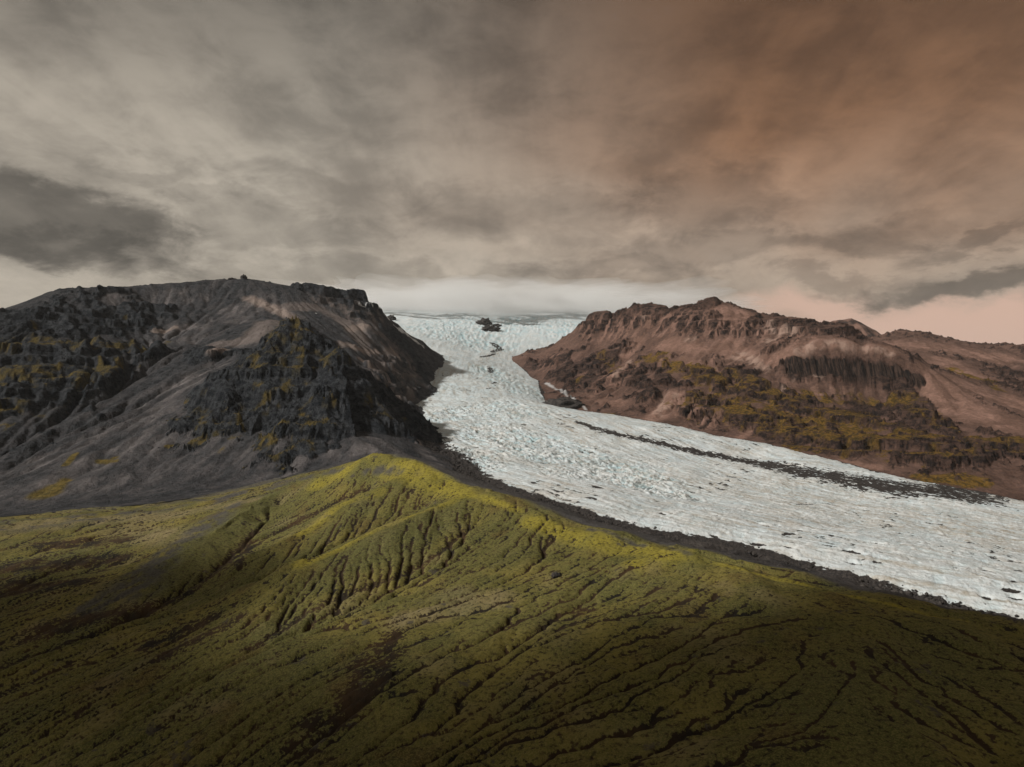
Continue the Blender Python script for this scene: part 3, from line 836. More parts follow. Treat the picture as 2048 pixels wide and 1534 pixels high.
# ------------------------------------------------------------------ left mountain
def build_left():
    s = columns(-420, 905, 540)
    X, Y = patch(s, split_y(s) - 4, resample(SKY_L + [(930, 700, 3900)], s * F + CU, 2) + 170, 500, 0.95)
    H, gx, gy = GROUND.hg(X, Y)
    W = 0.6 * fbm(X / 55, Y / 55, 6, 3, 0.62)
    B = lambda st, soft=0.4: brush(X, Y, H, GROUND, st, 1100, soft, W)
    cliff = B([[(0, 660, 220), (150, 640, 200), (250, 620, 170)], [(0, 740, 150), (150, 720, 160), (300, 700, 90)], [(40, 800, 120), (200, 760, 90)],
               [(460, 700, 80), (400, 720, 50)], [(590, 650, 60), (620, 700, 90), (650, 760, 90), (690, 800, 70)], [(560, 720, 70), (500, 800, 40)], [(780, 840, 60), (740, 810, 50)],
               [(720, 620, 120), (780, 660, 110), (820, 700, 110), (800, 760, 110), (760, 760, 90)], [(830, 720, 90), (800, 800, 60)], [(640, 590, 110), (740, 600, 90)], [(520, 840, 26), (620, 850, 30), (470, 860, 20)]])
    scree = B([[(530, 600, 60), (450, 640, 75), (350, 670, 60), (310, 685, 30)], [(470, 620, 60), (400, 650, 50)], [(430, 730, 50), (350, 780, 70), (290, 830, 70), (200, 880, 60), (60, 930, 60), (-80, 980, 70)],
               [(380, 800, 50), (250, 850, 50)], [(480, 740, 30), (420, 800, 50), (330, 860, 60), (200, 930, 60), (60, 985, 60)], [(560, 620, 50), (590, 632, 40)], [(230, 600, 60), (400, 585, 60)],
               [(700, 770, 22), (760, 825, 18), (820, 865, 14)], [(720, 660, 50), (740, 690, 40)], [(490, 920, 40), (560, 915, 40), (640, 900, 40), (720, 900, 40)], [(350, 930, 70), (200, 960, 70)], [(480, 690, 35), (540, 680, 30)], [(830, 880, 20), (870, 930, 16)]], 0.5)
    pale = B([[(500, 598, 30), (560, 622, 32), (590, 640, 24)], [(690, 690, 26), (720, 700, 24), (760, 705, 16)], [(720, 720, 14), (770, 760, 14)], [(730, 650, 34), (700, 660, 26)], [(780, 690, 20), (800, 725, 16)],
              [(790, 800, 26), (800, 815, 16)], [(740, 740, 12), (790, 775, 12)], [(310, 665, 14), (350, 655, 12)], [(420, 720, 12), (450, 705, 12)], [(800, 850, 12), (840, 890, 10)]], 0.6)
    mossz = B([[(0, 700, 70), (150, 695, 60), (330, 690, 40)], [(0, 760, 90), (150, 770, 80), (250, 740, 60)], [(590, 650, 36), (550, 675, 40), (620, 690, 36)], [(600, 740, 60), (560, 790, 60), (620, 830, 40)],
               [(500, 830, 30), (470, 880, 20), (440, 905, 12)], [(650, 730, 36), (680, 705, 16)], [(540, 850, 18), (600, 845, 18)], [(0, 840, 70), (140, 820, 40)], [(250, 640, 14)], [(70, 660, 18)], [(770, 760, 10)]], 0.7)
    patch_m = B([[(200, 920, 10), (225, 925, 10)], [(335, 890, 7), (345, 885, 5)], [(90, 990, 26), (130, 960, 14)], [(150, 910, 8), (130, 930, 8)], [(230, 915, 8)], [(520, 890, 6), (560, 870, 6)]], 0.4)
    snow = B([[(790, 652, 10), (815, 668, 16), (845, 690, 12)], [(770, 632, 10), (780, 640, 8)], [(700, 603, 7), (745, 606, 8)], [(720, 612, 6), (745, 618, 5)], [(632, 628, 5)], [(760, 622, 7)]], 0.3)
    talus = B([[(430, 790, 150), (300, 860, 160), (150, 930, 160), (0, 980, 160), (-150, 1000, 160)], [(350, 930, 160), (560, 930, 110), (720, 905, 90)], [(450, 650, 90), (340, 690, 70)], [(560, 900, 80), (640, 900, 80), (480, 800, 60)]], 0.4)
    behind = B([[(545, 645, 45), (500, 680, 45), (440, 690, 40)], [(560, 618, 50), (640, 618, 45), (700, 650, 50), (735, 700, 45)], [(505, 735, 30), (470, 770, 34), (430, 800, 34)]], 0.4)
    scree = np.maximum(scree, 0.9 * behind)
    pale = np.maximum(pale, 0.42 * behind)
    gside = B([[(700, 640, 100), (760, 670, 110), (800, 710, 120), (790, 770, 110), (760, 800, 60)], [(640, 610, 70), (740, 630, 80)]], 0.4)
    pale = np.maximum(pale, 0.55 * gside * sstep(fbm(X / 55, Y / 55, 5, 78, 0.6), -0.15, 0.3))
    scree = np.maximum(scree, 0.6 * gside)
    dr = Drain(-3300, -150, 1000, 4300, 8.0, GROUND.h, lambda x, y: 26 * fbm(x / 330, y / 330, 5, 5), 8, 0.16, 0.45, 170.0, 4)
    dz, la = dr.at([dr.D, dr.A], X + 5 * fbm(X / 22, Y / 22, 3, 14), Y + 5 * fbm(X / 22, Y / 22, 3, 15))
    e2, c2 = erode(X, Y, gx, gy, 60.0, 3.2, 3, 0.5, 1.0, 19)
    r = ridged(X / 170 + 3, Y / 170, 5, 11, 0.42) - 0.55
    low = sstep(Y - split_y(X / Y), 0, 260)
    # the crag: two rock ridges with a sheer side, standing in the rubble
    hc = np.full(X.shape, -999.0, f32)
    for pts, gentle, steep in (([(480, 778, 1850), (505, 735, 1885), (530, 690, 1920), (560, 660, 1950), (590, 636, 1980), (608, 645, 1975), (622, 660, 1960), (640, 690, 1935), (660, 690, 1910), (682, 694, 1880), (697, 745, 1840), (722, 795, 1795), (765, 826, 1752), (838, 884, 1690)], 0.80, 2.0),
                               ([(684, 696, 1878), (690, 735, 1800), (694, 790, 1740), (690, 850, 1660)], 0.62, 2.6), ([(560, 662, 1945), (530, 740, 1830), (500, 820, 1720), (450, 890, 1590)], 0.75, 0.9)):
        w3 = [np.array(P(*p)) for p in pts]
        for a_, b_ in zip(w3[:-1], w3[1:]):
            ab = b_[:2] - a_[:2]; L2 = float(ab @ ab)
            t = np.clip(((X - a_[0]) * ab[0] + (Y - a_[1]) * ab[1]) / L2, 0, 1)
            dx = X - a_[0] - t * ab[0]; dy = Y - a_[1] - t * ab[1]
            dd = np.sqrt(dx * dx + dy * dy)
            k_ = np.where(ab[0] * dy - ab[1] * dx > 0, steep, gentle)
            hc = np.maximum(hc, a_[2] + (b_[2] - a_[2]) * t - k_ * dd)
    hc = hc + 34 * (ridged(X / 120, Y / 120, 4, 23, 0.42) - 0.62)
    hx = np.gradient(hc, axis=1) / np.maximum(np.gradient(X, axis=1), 0.3); hy = np.gradient(hc, axis=0) / np.gradient(Y, axis=0) - hx * (X / Y)
    ec, _c = erode(X, Y, np.clip(hx, -2, 2), np.clip(hy, -2, 2), 85.0, 9.0, 3, 0.42, 0.7, 27)
    hc = hc + ec
    w0 = 22 * fbm(X / 80, Y / 80, 4, 54)
    hc = hc + (terrace(hc + w0, 60.0, 0.2) - w0 - hc) * 0.3
    # bedrock and loose rubble: whichever stands higher is what one sees
    rock = H + dz * (0.95 - 0.3 * cliff) + e2 * 0.8 + 48 * r - 17 + 32 * cliff - 24 * scree - 26 * talus
    w0 = 26 * fbm(X / 190, Y / 190, 5, 51)
    tm = sstep(fbm(X / 240, Y / 240, 4, 53), -0.2, 0.3)
    rock = rock + (terrace(rock + w0, 46.0, 0.16) - w0 - rock) * (0.15 + 0.7 * tm) * cliff
    w0 = 5 * fbm(X / 60, Y / 60, 4, 52)
    rock = rock + (terrace(rock + w0, 11.0, 0.2) - w0 - rock) * 0.6 * (1 - tm) * cliff
    loose = H + low * (dz * 0.40 + e2 * 0.45 + 5 * fbm(X / 90, Y / 90, 4, 34))
    rock = H + (rock - H) * low - 3 * (1 - low)
    Z = np.maximum(rock, loose)
    bare = sstep(rock - loose, -1.0, 1.5)
    crag = sstep(hc - Z, -2.0, 2.0)
    Z = np.maximum(Z, hc) + 0.7 * fbm(X / 12, Y / 12, 4, 33) + 3.0 * fbm(X / 20, Y / 20, 5, 35, 0.55) * np.maximum(bare, crag)
    # local steepness decides where moss and rubble can lie
    dzr = np.gradient(Z, axis=0) / np.gradient(Y, axis=0)
    dzc = np.gradient(Z, axis=1) / np.maximum(np.gradient(X, axis=1), 0.5)
    st = np.sqrt(dzr ** 2 + dzc ** 2)
    ledge = 1 - sstep(st, 0.38, 0.80)
    nz = fbm(X / 35, Y / 35, 5, 71)
    mossz = np.maximum(mossz * np.maximum(bare, 0.5), 0.75 * crag * sstep(fbm(X / 120, Y / 120, 3, 79) - 0.4 * sstep(X / Y * F + CU, 650, 700), -0.45, 0.1))
    moss = sstep(mossz * np.clip(ledge * 0.35 + 0.65, 0, 1) + 1.0 * nz, 0.5, 0.95) * sstep(mossz, 0.05, 0.3)
    moss = np.maximum(moss * 0.85, patch_m)
    loose_tone = (1 - bare) * (0.35 + 0.65 * np.maximum(scree, 0.5 * talus)) * (0.48 + 0.85 * sstep(c2 + 0.6 * fbm(X / 120, Y / 120, 4, 72), 0.3, 0.85))  # share of rubble colour, streaked down the slope
    streak = B([[(690, 650, 90), (760, 680, 110), (800, 730, 110), (770, 780, 110)], [(560, 620, 60), (640, 610, 60)], [(430, 690, 70), (480, 680, 60)]], 0.5)
    scree = np.maximum(loose_tone, streak * sstep(c2 + 0.55 * fbm(X / 30, Y / 30, 4, 75), 0.5, 0.72) * 0.8) * (1 - crag)
    pale = pale * (1 - crag)
    snow = snow * (1 - crag)
    mesh_object('dark_mountain', X, Y, Z, dict(scree=scree, moss=moss, snow=snow, pale=pale * (1 - 0.5 * ledge * 0)), M_LEFT,
                label='dark basalt mountain with grey scree slopes and a mossy crag left of the glacier')


build_left()


# ------------------------------------------------------------------ right mountain
def build_right():
    s = columns(1000, 2470, 600)
    y0 = np.interp(s * F + CU, [1000, 1100, 1300, 1500, 1750, 2048, 2500], [2700, 2500, 2180, 1880, 1600, 1400, 1250])
    y1 = np.interp(s * F + CU, [1000, 1150, 1300, 1450, 1600, 1690, 1740, 2048, 2500], [4550, 4300, 3950, 3650, 3450, 3500, 4500, 4150, 3900])
    X, Y = patch(s, y0, y1, 450, 0.95)
    H, gx, gy = GROUND.hg(X, Y)
    W = 0.6 * fbm(X / 60, Y / 60, 6, 103, 0.62)
    B = lambda st, soft=0.4: brush(X, Y, H, GROUND, st, 1350, soft, W)
    cliff = B([[(1180, 640, 90), (1250, 640, 90), (1300, 630, 90)], [(1350, 640, 80), (1400, 640, 90), (1500, 660, 90)], [(1420, 610, 50)], [(1250, 700, 90), (1150, 740, 90)], [(1200, 760, 90), (1300, 740, 80)],
               [(1400, 740, 90), (1500, 780, 100), (1600, 810, 100), (1750, 850, 100)], [(1350, 800, 70), (1550, 860, 80), (1700, 900, 60), (1850, 880, 80)], [(1540, 700, 60), (1580, 730, 50)], [(1590, 740, 50), (1700, 745, 50), (1820, 760, 50)],
               [(1560, 650, 70), (1640, 665, 60), (1690, 662, 40)], [(1060, 730, 60), (1120, 720, 60)], [(1950, 900, 70), (2048, 900, 60)], [(1820, 800, 60), (1880, 860, 60)], [(1980, 740, 30), (2048, 755, 30)]])
    cliff = np.maximum(cliff, 0.85 * sstep(B([[(1120, 745, 110), (1220, 770, 120), (1330, 790, 120), (1450, 840, 110), (1600, 880, 110), (1750, 905, 90), (1900, 915, 90), (2048, 930, 90)]], 0.5) + 0.9 * fbm(X / 170, Y / 170, 5, 154), 0.75, 1.2))
    scree = B([[(1280, 680, 40), (1250, 710, 36)], [(1330, 690, 60), (1400, 700, 50)], [(1450, 690, 70), (1500, 710, 60)], [(1440, 620, 60), (1490, 630, 50)], [(1330, 640, 40)], [(1580, 700, 50), (1530, 720, 40)],
               [(1350, 790, 40), (1320, 830, 50), (1290, 848, 26)], [(1240, 810, 30), (1200, 800, 26)], [(1845, 730, 30), (1880, 780, 75), (1930, 820, 95), (2010, 850, 85), (2080, 870, 70)], [(1900, 750, 40), (2000, 800, 90), (2080, 820, 90)], [(1880, 720, 80), (1960, 760, 80)],
               [(1800, 690, 130), (1900, 700, 130), (2000, 715, 100)], [(1600, 690, 40), (1700, 685, 30), (1780, 700, 30)], [(1370, 720, 40), (1440, 745, 26)], [(1650, 925, 24), (1750, 935, 20)], [(1500, 860, 20), (1480, 875, 16)], [(1460, 640, 60)]], 0.5)
    pale = B([[(1530, 655, 30), (1580, 670, 36), (1540, 680, 30)], [(1600, 700, 26), (1650, 685, 26), (1720, 690, 22), (1780, 705, 16)], [(1480, 710, 36), (1530, 740, 22)], [(1340, 790, 26), (1310, 835, 26)], [(1260, 720, 20), (1230, 760, 16)],
              [(1630, 752, 8), (1660, 755, 6)], [(1380, 680, 24)], [(1290, 640, 24)], [(1590, 765, 14), (1560, 790, 8)]], 0.6)
    mossz = B([[(1290, 720, 50), (1380, 740, 70), (1450, 770, 90), (1550, 800, 110)], [(1400, 800, 80), (1500, 830, 90), (1600, 840, 100), (1700, 860, 90)], [(1600, 790, 50), (1700, 800, 60), (1800, 810, 60)],
               [(1560, 870, 50), (1660, 890, 50), (1750, 895, 50), (1830, 880, 40)], [(1950, 890, 40), (2048, 900, 50)], [(1850, 960, 30), (1950, 960, 40)], [(1230, 740, 36), (1200, 715, 26)], [(1900, 735, 26), (2000, 780, 30)], [(1330, 705, 20)], [(1240, 690, 14)]], 0.7)
    patch_m = B([[(1155, 768, 10), (1165, 762, 12)], [(1205, 828, 12), (1225, 829, 10)]], 0.4)
    snow = 0.6 * B([[(1092, 766, 9), (1120, 781, 7), (1150, 801, 7), (1172, 820, 6)], [(1203, 632, 4)], [(1240, 627, 3)]], 0.7)
    pale *= sstep(fbm(X / 45, Y / 45, 5, 178, 0.65), -0.25, 0.2)
    col_m = brush(X, Y, H, GROUND, [[(1585, 732, 38), (1650, 732, 42), (1720, 738, 42), (1790, 748, 36), (1838, 764, 22)]], 1350, 0.25)
    dr = Drain(-60, 4600, 1250, 4950, 10.0, GROUND.h, lambda x, y: 26 * fbm(x / 330, y / 330, 5, 105), 8, 0.16, 0.45, 190.0, 5)
    dz, la = dr.at([dr.D, dr.A], X + 6 * fbm(X / 24, Y / 24, 3, 114), Y + 6 * fbm(X / 24, Y / 24, 3, 115))
    e2, c2 = erode(X, Y, gx, gy, 70.0, 4.0, 3, 0.5, 1.0, 119)
    r = ridged(X / 130 + 3, Y / 130, 6, 111, 0.58) - 0.55
    edge = sstep(H - ICE.h(X, Y), 0, 60)
    # columns of the basalt wall: narrow vertical flutes along the face
    colx = perlin(X / 13.0, Y / 90.0, 141) + 0.6 * perlin(X / 6.0, Y / 90.0, 142)
    lump_m = brush(X, Y, H, GROUND, [[(1590, 700, 70), (1650, 688, 70), (1720, 692, 60), (1790, 712, 45)], [(1590, 775, 40), (1650, 780, 40)]], 1350, 0.5)
    keep = 1 - 0.85 * col_m
    rock = H + edge * (dz * (1.2 - 0.3 * cliff) * (1 - 0.75 * lump_m) + e2 * 0.6 + 72 * r * (1 - 0.5 * lump_m) - 12 + 30 * cliff - 26 * scree) * keep + 15.0 * colx * col_m
    k = np.clip(cliff, 0, 1) * edge * keep
    tm = sstep(fbm(X / 240, Y / 240, 4, 153), -0.25, 0.25)
    w1 = 16 * fbm(X / 190, Y / 190, 4, 151)
    rock = rock + (terrace(rock + w1, 44.0, 0.15) - w1 - rock) * (0.5 + 0.45 * tm) * k
    w2 = 5 * fbm(X / 60, Y / 60, 4, 152)
    rock = rock + (terrace(rock + w2, 15.0, 0.2) - w2 - rock) * 0.7 * k
    loose = H + edge * (dz * 0.45 * (1 - 0.6 * lump_m) + e2 * 0.4 + 6 * fbm(X / 90, Y / 90, 4, 134)) - 60 * col_m
    over = rock - H - 24
    rock = np.where(over > 0, H + 24 + 0.25 * over, rock)      # no needles above the crest
    Z = np.maximum(rock, loose)
    bare = sstep(rock - loose, -1.0, 1.5)
    Z = Z + 0.8 * fbm(X / 14, Y / 14, 4, 133) + 2.2 * fbm(X / 18, Y / 18, 4, 135) * bare
    dzr = np.gradient(Z, axis=0) / np.gradient(Y, axis=0)
    dzc = np.gradient(Z, axis=1) / np.maximum(np.gradient(X, axis=1), 0.5)
    st = np.sqrt(dzr ** 2 + dzc ** 2)
    ledge = 1 - sstep(st, 0.38, 0.80)
    nz = fbm(X / 40, Y / 40, 5, 171)
    mossz = np.maximum(mossz, 0.75 * cliff * sstep(-H, -330, -150))
    moss = sstep(mossz * np.clip(ledge * 0.6 + 0.4, 0, 1) + 0.8 * nz, 0.3, 0.7) * sstep(mossz, 0.05, 0.3) * (1 - col_m)
    moss = np.maximum(moss, patch_m)
    scree = np.maximum(scree * 0.5, (1 - bare) * (0.5 + 0.5 * scree)) * (1 - col_m)
    chute = B([[(1180, 660, 90), (1300, 660, 110), (1400, 650, 120), (1500, 670, 120), (1600, 680, 100)], [(1350, 720, 110), (1450, 720, 110), (1540, 720, 80)], [(1250, 740, 100), (1200, 790, 90)], [(1330, 810, 90), (1430, 850, 50)], [(1100, 730, 90)], [(1560, 770, 60), (1680, 790, 60)],
               [(1850, 700, 200), (2000, 720, 160)]], 0.5)
    scree = np.maximum(scree, chute * sstep(c2 + 0.6 * fbm(X / 34, Y / 34, 5, 175, 0.6), 0.46, 0.66) * 0.95 * (1 - col_m))
    up = sstep(H, 330, 480)
    scree = np.maximum(scree, (0.2 + 0.4 * up) * ledge * sstep(fbm(X / 120, Y / 120, 4, 172) + 0.3 * up, -0.2, 0.4))
    mesh_object('brown_mountain', X, Y, Z, dict(scree=scree, moss=moss, snow=snow, pale=pale, col=col_m), M_RIGHT,
                label='brown mountain with mossy ledges and a columned cliff right of the glacier')


build_right()


# ------------------------------------------------------------------ moraine strip between hill and ice
def build_moraine():
    s = columns(905, 2470, 620)
    u = s * F + CU
    y1 = np.interp(u, [905, 950, 1100, 1300, 1700, 2048, 2500], [1620, 1480, 1280, 1120, 950, 810, 700])
    X, Y = patch(s, split_y(s) - 3, y1, 70)
    H = GROUND.h(X, Y)
    Z = H + 5 * (ridged(X / 45, Y / 45, 5, 201) - 0.5) * 2 + 1.5 * fbm(X / 8, Y / 8, 4, 202)
    Z -= 3.0 * (1 - sstep(Y - split_y(s)[None], 0, 25))
    mesh_object('moraine', X, Y, Z, {}, M_MOR, label='dark gravel moraine strip between the mossy hill and the ice')


build_moraine()


# ------------------------------------------------------------------ glacier
CENTRE = [(1000, 613, 7200), (1000, 640, 5500), (960, 690, 4500), (950, 740, 3600), (950, 790, 2900), (1000, 840, 2300), (1120, 890, 1850), (1350, 960, 1500), (1650, 1030, 1280), (2048, 1110, 1090), (2500, 1180, 950)]


def flow_coords(X, Y):
    c = np.array([P(*p)[:2] for p in CENTRE])
    # smooth the centre line
    for _ in range(3):
        q = np.empty((2 * len(c) - 2, 2)); q[0::2] = 0.75 * c[:-1] + 0.25 * c[1:]; q[1::2] = 0.25 * c[:-1] + 0.75 * c[1:]
        c = np.vstack([c[:1], q, c[-1:]])
    seg = np.linalg.norm(np.diff(c, axis=0), axis=1); cum = np.concatenate([[0], np.cumsum(seg)])
    best = np.full(X.shape, 1e9, f32); A = np.zeros(X.shape, f32); C = np.zeros(X.shape, f32)
    for k in range(len(c) - 1):
        a = c[k]; ab = c[k + 1] - a
        t = np.clip(((X - a[0]) * ab[0] + (Y - a[1]) * ab[1]) / (seg[k] ** 2), 0, 1)
        dx = X - a[0] - t * ab[0]; dy = Y - a[1] - t * ab[1]
        d = dx * dx + dy * dy
        m = d < best
        best = np.where(m, d, best)
        A = np.where(m, cum[k] + t * seg[k], A)
        C = np.where(m, np.sqrt(d) * np.sign(ab[0] * dy - ab[1] * dx), C)
    return A.astype(f32), C.astype(f32)


def build_glacier():
    s = columns(640, 2470, 700)
    u = s * F + CU
    y0 = np.interp(u, [640, 850, 905, 950, 1100, 1300, 1700, 2048, 2500], [2000, 1650, 1440, 1290, 1080, 940, 780, 660, 560])
    ym = np.interp(u, [640, 860, 950, 1100, 1250, 1340, 1440, 1540, 1640, 1750, 1850, 2048, 2500], [3400, 3400, 3100, 3000, 2700, 2520, 2330, 2200, 2070, 1920, 1830, 1700, 1560])
    Xa, Ya = patch(s, y0, ym, 430, 1.0)
    Xb, Yb = patch(s, ym, np.full(s.shape, 8800.0), 190, 1.0)
    X = np.vstack([Xa, Xb[1:]]); Y = np.vstack([Ya, Yb[1:]])
    row = np.arange(X.shape[0])[:, None]
    keep = ~((row > 432) & (u[None] > 1460)) & ~((row < 428) & (u[None] < 790))
    H = ICE.h(X, Y)
    A, C = flow_coords(X, Y)
    wob = fbm(X / 180, Y / 180, 4, 301)
    W = 0.5 * wob
    B = lambda st, soft=0.5: brush(X, Y, H, ICE, st, 700, soft, W)
    serac = B([[(980, 860, 120), (1080, 900, 130), (1200, 930, 110)], [(900, 905, 90), (960, 930, 70)], [(1150, 950, 70), (1300, 960, 70)], [(880, 830, 130), (1000, 820, 160)], [(1250, 960, 80), (1330, 985, 60)],
               [(950, 680, 300), (900, 660, 300), (1000, 640, 420)], [(1060, 790, 120), (980, 740, 110)], [(1150, 660, 300)]], 0.6)
    far = sstep(Y, 3000, 5500)
    aw = A + 26 * fbm(X / 90, Y / 90, 3, 311); cw = C + 26 * fbm(X / 90, Y / 90, 3, 312)
    crev = ridged(aw / 22, cw / 64, 4, 321, 0.62)             # transverse crevasses
    lng = ridged(aw / 120, cw / 24, 4, 331, 0.6)              # flow ridges
    hum = fbm(X / 11, Y / 11, 5, 341, 0.7)
    amp = 1.8 + 6.5 * serac * (1 + 0.3 * far)
    Zd = amp * (crev - 0.6) * 1.7 + (2.0 + 3.0 * serac) * (lng - 0.6) * 1.6 + (0.9 + 3.4 * serac) * hum + 3.0 * fbm(A / 160, C / 45, 3, 343) + 5 * wob
    # melt hollows on the lower tongue
    cell = 46.0
    pit = np.zeros(X.shape, f32)
    gx_ = A / (cell * 1.5); gy_ = C / cell
    ix = np.floor(gx_).astype(np.int32); iy = np.floor(gy_).astype(np.int32)
    for i in (-1, 0, 1):
        for j in (-1, 0, 1):
            h = ihash(ix + i, iy + j, 351)
            px = (h & np.uint32(255)).astype(f32) / 255; py = ((h >> np.uint32(8)) & np.uint32(255)).astype(f32) / 255
            rr = ((h >> np.uint32(16)) & np.uint32(255)).astype(f32) / 255
            on = (rr > 0.42)
            rad = 0.09 + 0.24 * (np.maximum(rr - 0.42, 0) / 0.58) ** 2
            d = np.sqrt(((gx_ - ix - i - px) * 1.2) ** 2 + (gy_ - iy - j - py) ** 2) / rad
            pit = np.maximum(pit, np.where(on, 1 - sstep(d, 0.3, 1.0), 0))
    lower = B([[(1450, 1050, 130), (1600, 1090, 150), (1800, 1120, 170), (2048, 1170, 190), (2300, 1200, 190)]], 0.5) * (1 - serac)
    pit *= lower
    Z = H + Zd - 3.5 * pit
    # rock debris: medial moraine, lateral rubble
    med = B([[(1150, 843, 12), (1200, 860, 30), (1250, 873, 34), (1330, 889, 36)], [(1300, 884, 24), (1400, 905, 40), (1500, 924, 58), (1600, 942, 74), (1700, 961, 82), (1800, 976, 88), (1900, 987, 92), (2048, 1001, 95), (2300, 1035, 95)]], 0.8)
    fl = fbm(A / 34, C / 7, 5, 361, 0.6)
    fl2 = fbm(A / 12, C / 5, 4, 362, 0.6)
    debris = med * 0.78 + 0.80 * fl + 0.45 * fl2 - 0.05
    halo = B([[(1350, 905, 30), (1500, 945, 60), (1700, 985, 80), (1900, 1015, 80), (2200, 1050, 80)]], 0.8)
    debris = np.maximum(debris, halo * 0.30 + 0.7 * fl + 0.3 * fl2 - 0.10)
    ml = [np.array(P(*p)) for p in MARG_L]
    dl = stroke_dist(X, Y, H * 0, [p * np.array([1, 1, 0]) for p in ml], [1.0] * len(ml)) if False else None
    mp = np.array([p[:2] for p in ml])
    best = np.full(X.shape, 1e9, f32)
    for a, b in zip(mp[:-1], mp[1:]):
        ab = b - a
        t = np.clip(((X - a[0]) * ab[0] + (Y - a[1]) * ab[1]) / (ab @ ab), 0, 1)
        best = np.minimum(best, np.sqrt((X - a[0] - t * ab[0]) ** 2 + (Y - a[1] - t * ab[1]) ** 2))
    wid = np.interp(Y, [600, 800, 1000, 1250, 1400, 1600, 1900, 2400, 3200, 3800], [13, 14, 15, 18, 32, 52, 50, 32, 26, 18])
    lat = 1 - sstep(best / (wid * 1.15) + 0.8 * fbm(X / 22, Y / 22, 5, 371, 0.65) + 0.4 * fl, 0.45, 1.5)
    debris = np.maximum(debris, lat * 0.95)
    mr = np.array([P(*p)[:2] for p in MARG_R])
    best = np.full(X.shape, 1e9, f32)
    for a, b in zip(mr[:-1], mr[1:]):
        ab = b - a
        t = np.clip(((X - a[0]) * ab[0] + (Y - a[1]) * ab[1]) / (ab @ ab), 0, 1)
        best = np.minimum(best, np.sqrt((X - a[0] - t * ab[0]) ** 2 + (Y - a[1] - t * ab[1]) ** 2))
    debris = np.maximum(debris, 0.9 * (1 - sstep(best / 14 + 0.5 * fbm(X / 30, Y / 30, 4, 372), 0.4, 1.3)))
    band = B([[(985, 688, 36), (1000, 698, 36), (985, 705, 30)], [(960, 715, 14), (990, 708, 14)], [(985, 768, 12), (992, 764, 9)], [(975, 778, 10), (990, 777, 6)], [(982, 745, 22), (980, 735, 20)]], 0.8)
    debris = np.maximum(debris, band * (0.68 + 0.8 * fl2))
    debris = np.maximum(debris, 0.78 * sstep(pit + 0.5 * fl2, 0.15, 0.9))
    debris = np.maximum(debris, 0.66 * (1 - sstep(crev + lng, 0.80, 1.02)) * (1 - far) * sstep(fbm(X / 200, Y / 200, 3, 381), -0.2, 0.15))
    # wind-blown dust on the middle of the tongue
    dirt = B([[(1350, 960, 80), (1500, 985, 110), (1650, 1010, 130), (1800, 1040, 150), (2048, 1080, 160), (2300, 1110, 160)], [(1100, 850, 40), (1180, 870, 50)], [(960, 725, 40), (1000, 700, 50)], [(1550, 960, 60), (1700, 985, 60)]], 0.9)
    bands = fbm(A / 260, C / 22, 5, 392, 0.6)
    dirt = dirt * sstep(0.8 * fl + 0.3 * hum + 0.5 * fbm(A / 120, C / 30, 4, 391), -0.2, 0.35)
    dirt = np.maximum(dirt, 0.30 * sstep(hum + 0.6 * wob, -0.1, 0.5) * (1 - far))
    dirt = np.maximum(dirt, 0.8 * sstep(bands, 0.05, 0.42) * (1 - 0.6 * far))
    ogive = np.sin((A + C * C / 900.0 + 40 * wob) / 19.0) * 0.5 + 0.5
    dirt = np.maximum(dirt, 0.45 * ogive * sstep(fbm(A / 300, C / 120, 3, 394), -0.1, 0.3) * (1 - far))
    Z = Z + 1.2 * ogive * (1 - far)
    dirt = np.maximum(dirt, 0.5 * sstep(0.58 - lng, 0.0, 0.2) * (1 - far))
    blue = np.clip((0.66 - crev) * 2.6, 0, 1) * (0.25 + 0.75 * serac) + 0.10 * sstep(Y, 1900, 3000) * (1 - far) + 0.06 * far * sstep(fbm(X / 260, Y / 260, 5, 395), -0.1, 0.4)
    mesh_object('glacier', X, Y, Z, dict(debris=debris, dirt=dirt, blue=np.clip(blue, 0, 1)), M_ICE,
                label='white crevassed glacier tongue winding down between the two mountains', keep=keep)


build_glacier()

# ------------------------------------------------------------------ plain below everything, out to the horizon
def build_plain():
    m, T, b = material('outwash_plain')
    p = pos(T)
    n = T.noise(p, 0.004, 6, 0.6)
    T.l.new(T.mix(n, (0.05, 0.045, 0.04), (0.10, 0.085, 0.06)), b.inputs['Base Color'])
    s = np.linspace(-60000, 60000, 9)
    X, Y = np.meshgrid(s, s)
    mesh_object('ground', X, Y, np.zeros(X.shape) - 40, {}, m, label='low dark plain reaching to the horizon')


build_plain()


# ------------------------------------------------------------------ far peak behind the right mountain
def build_far_peak():
    prof = [(1520, 690), (1570, 665), (1600, 643), (1615, 637), (1630, 641), (1645, 648), (1662, 643), (1702, 636), (1722, 645), (1760, 667), (1800, 695), (1860, 740), (1920, 790)]
    yc = 6300.0
    px = [(p[0] - CU) / F * yc for p in prof]; pz = [CAMZ - (p[1] - CV) / F * yc for p in prof]
    X, Y = np.meshgrid(np.linspace(px[0], px[-1], 260).astype(f32), np.linspace(5300, 7300, 180).astype(f32))
    top = np.interp(X, px, pz)
    Z = top - np.abs(Y - yc + 60 * fbm(X / 200, Y / 900, 3, 404)) * 0.55
    Z += 14 * fbm(X / 120, Y / 120, 5, 401) + 26 * (ridged(X / 170, Y / 300, 4, 402) - 0.62) * sstep(np.abs(Y - yc), 0, 300)
    Z = np.maximum(Z, -30)
    z0 = np.zeros(X.shape)
    mesh_object('far_peak', X, Y, Z, dict(scree=sstep(fbm(X / 90, Y / 90, 4, 403), -0.3, 0.3), moss=z0, snow=z0, pale=z0), M_RIGHT,
                label='distant hazy peak showing above the saddle of the brown mountain')


build_far_peak()


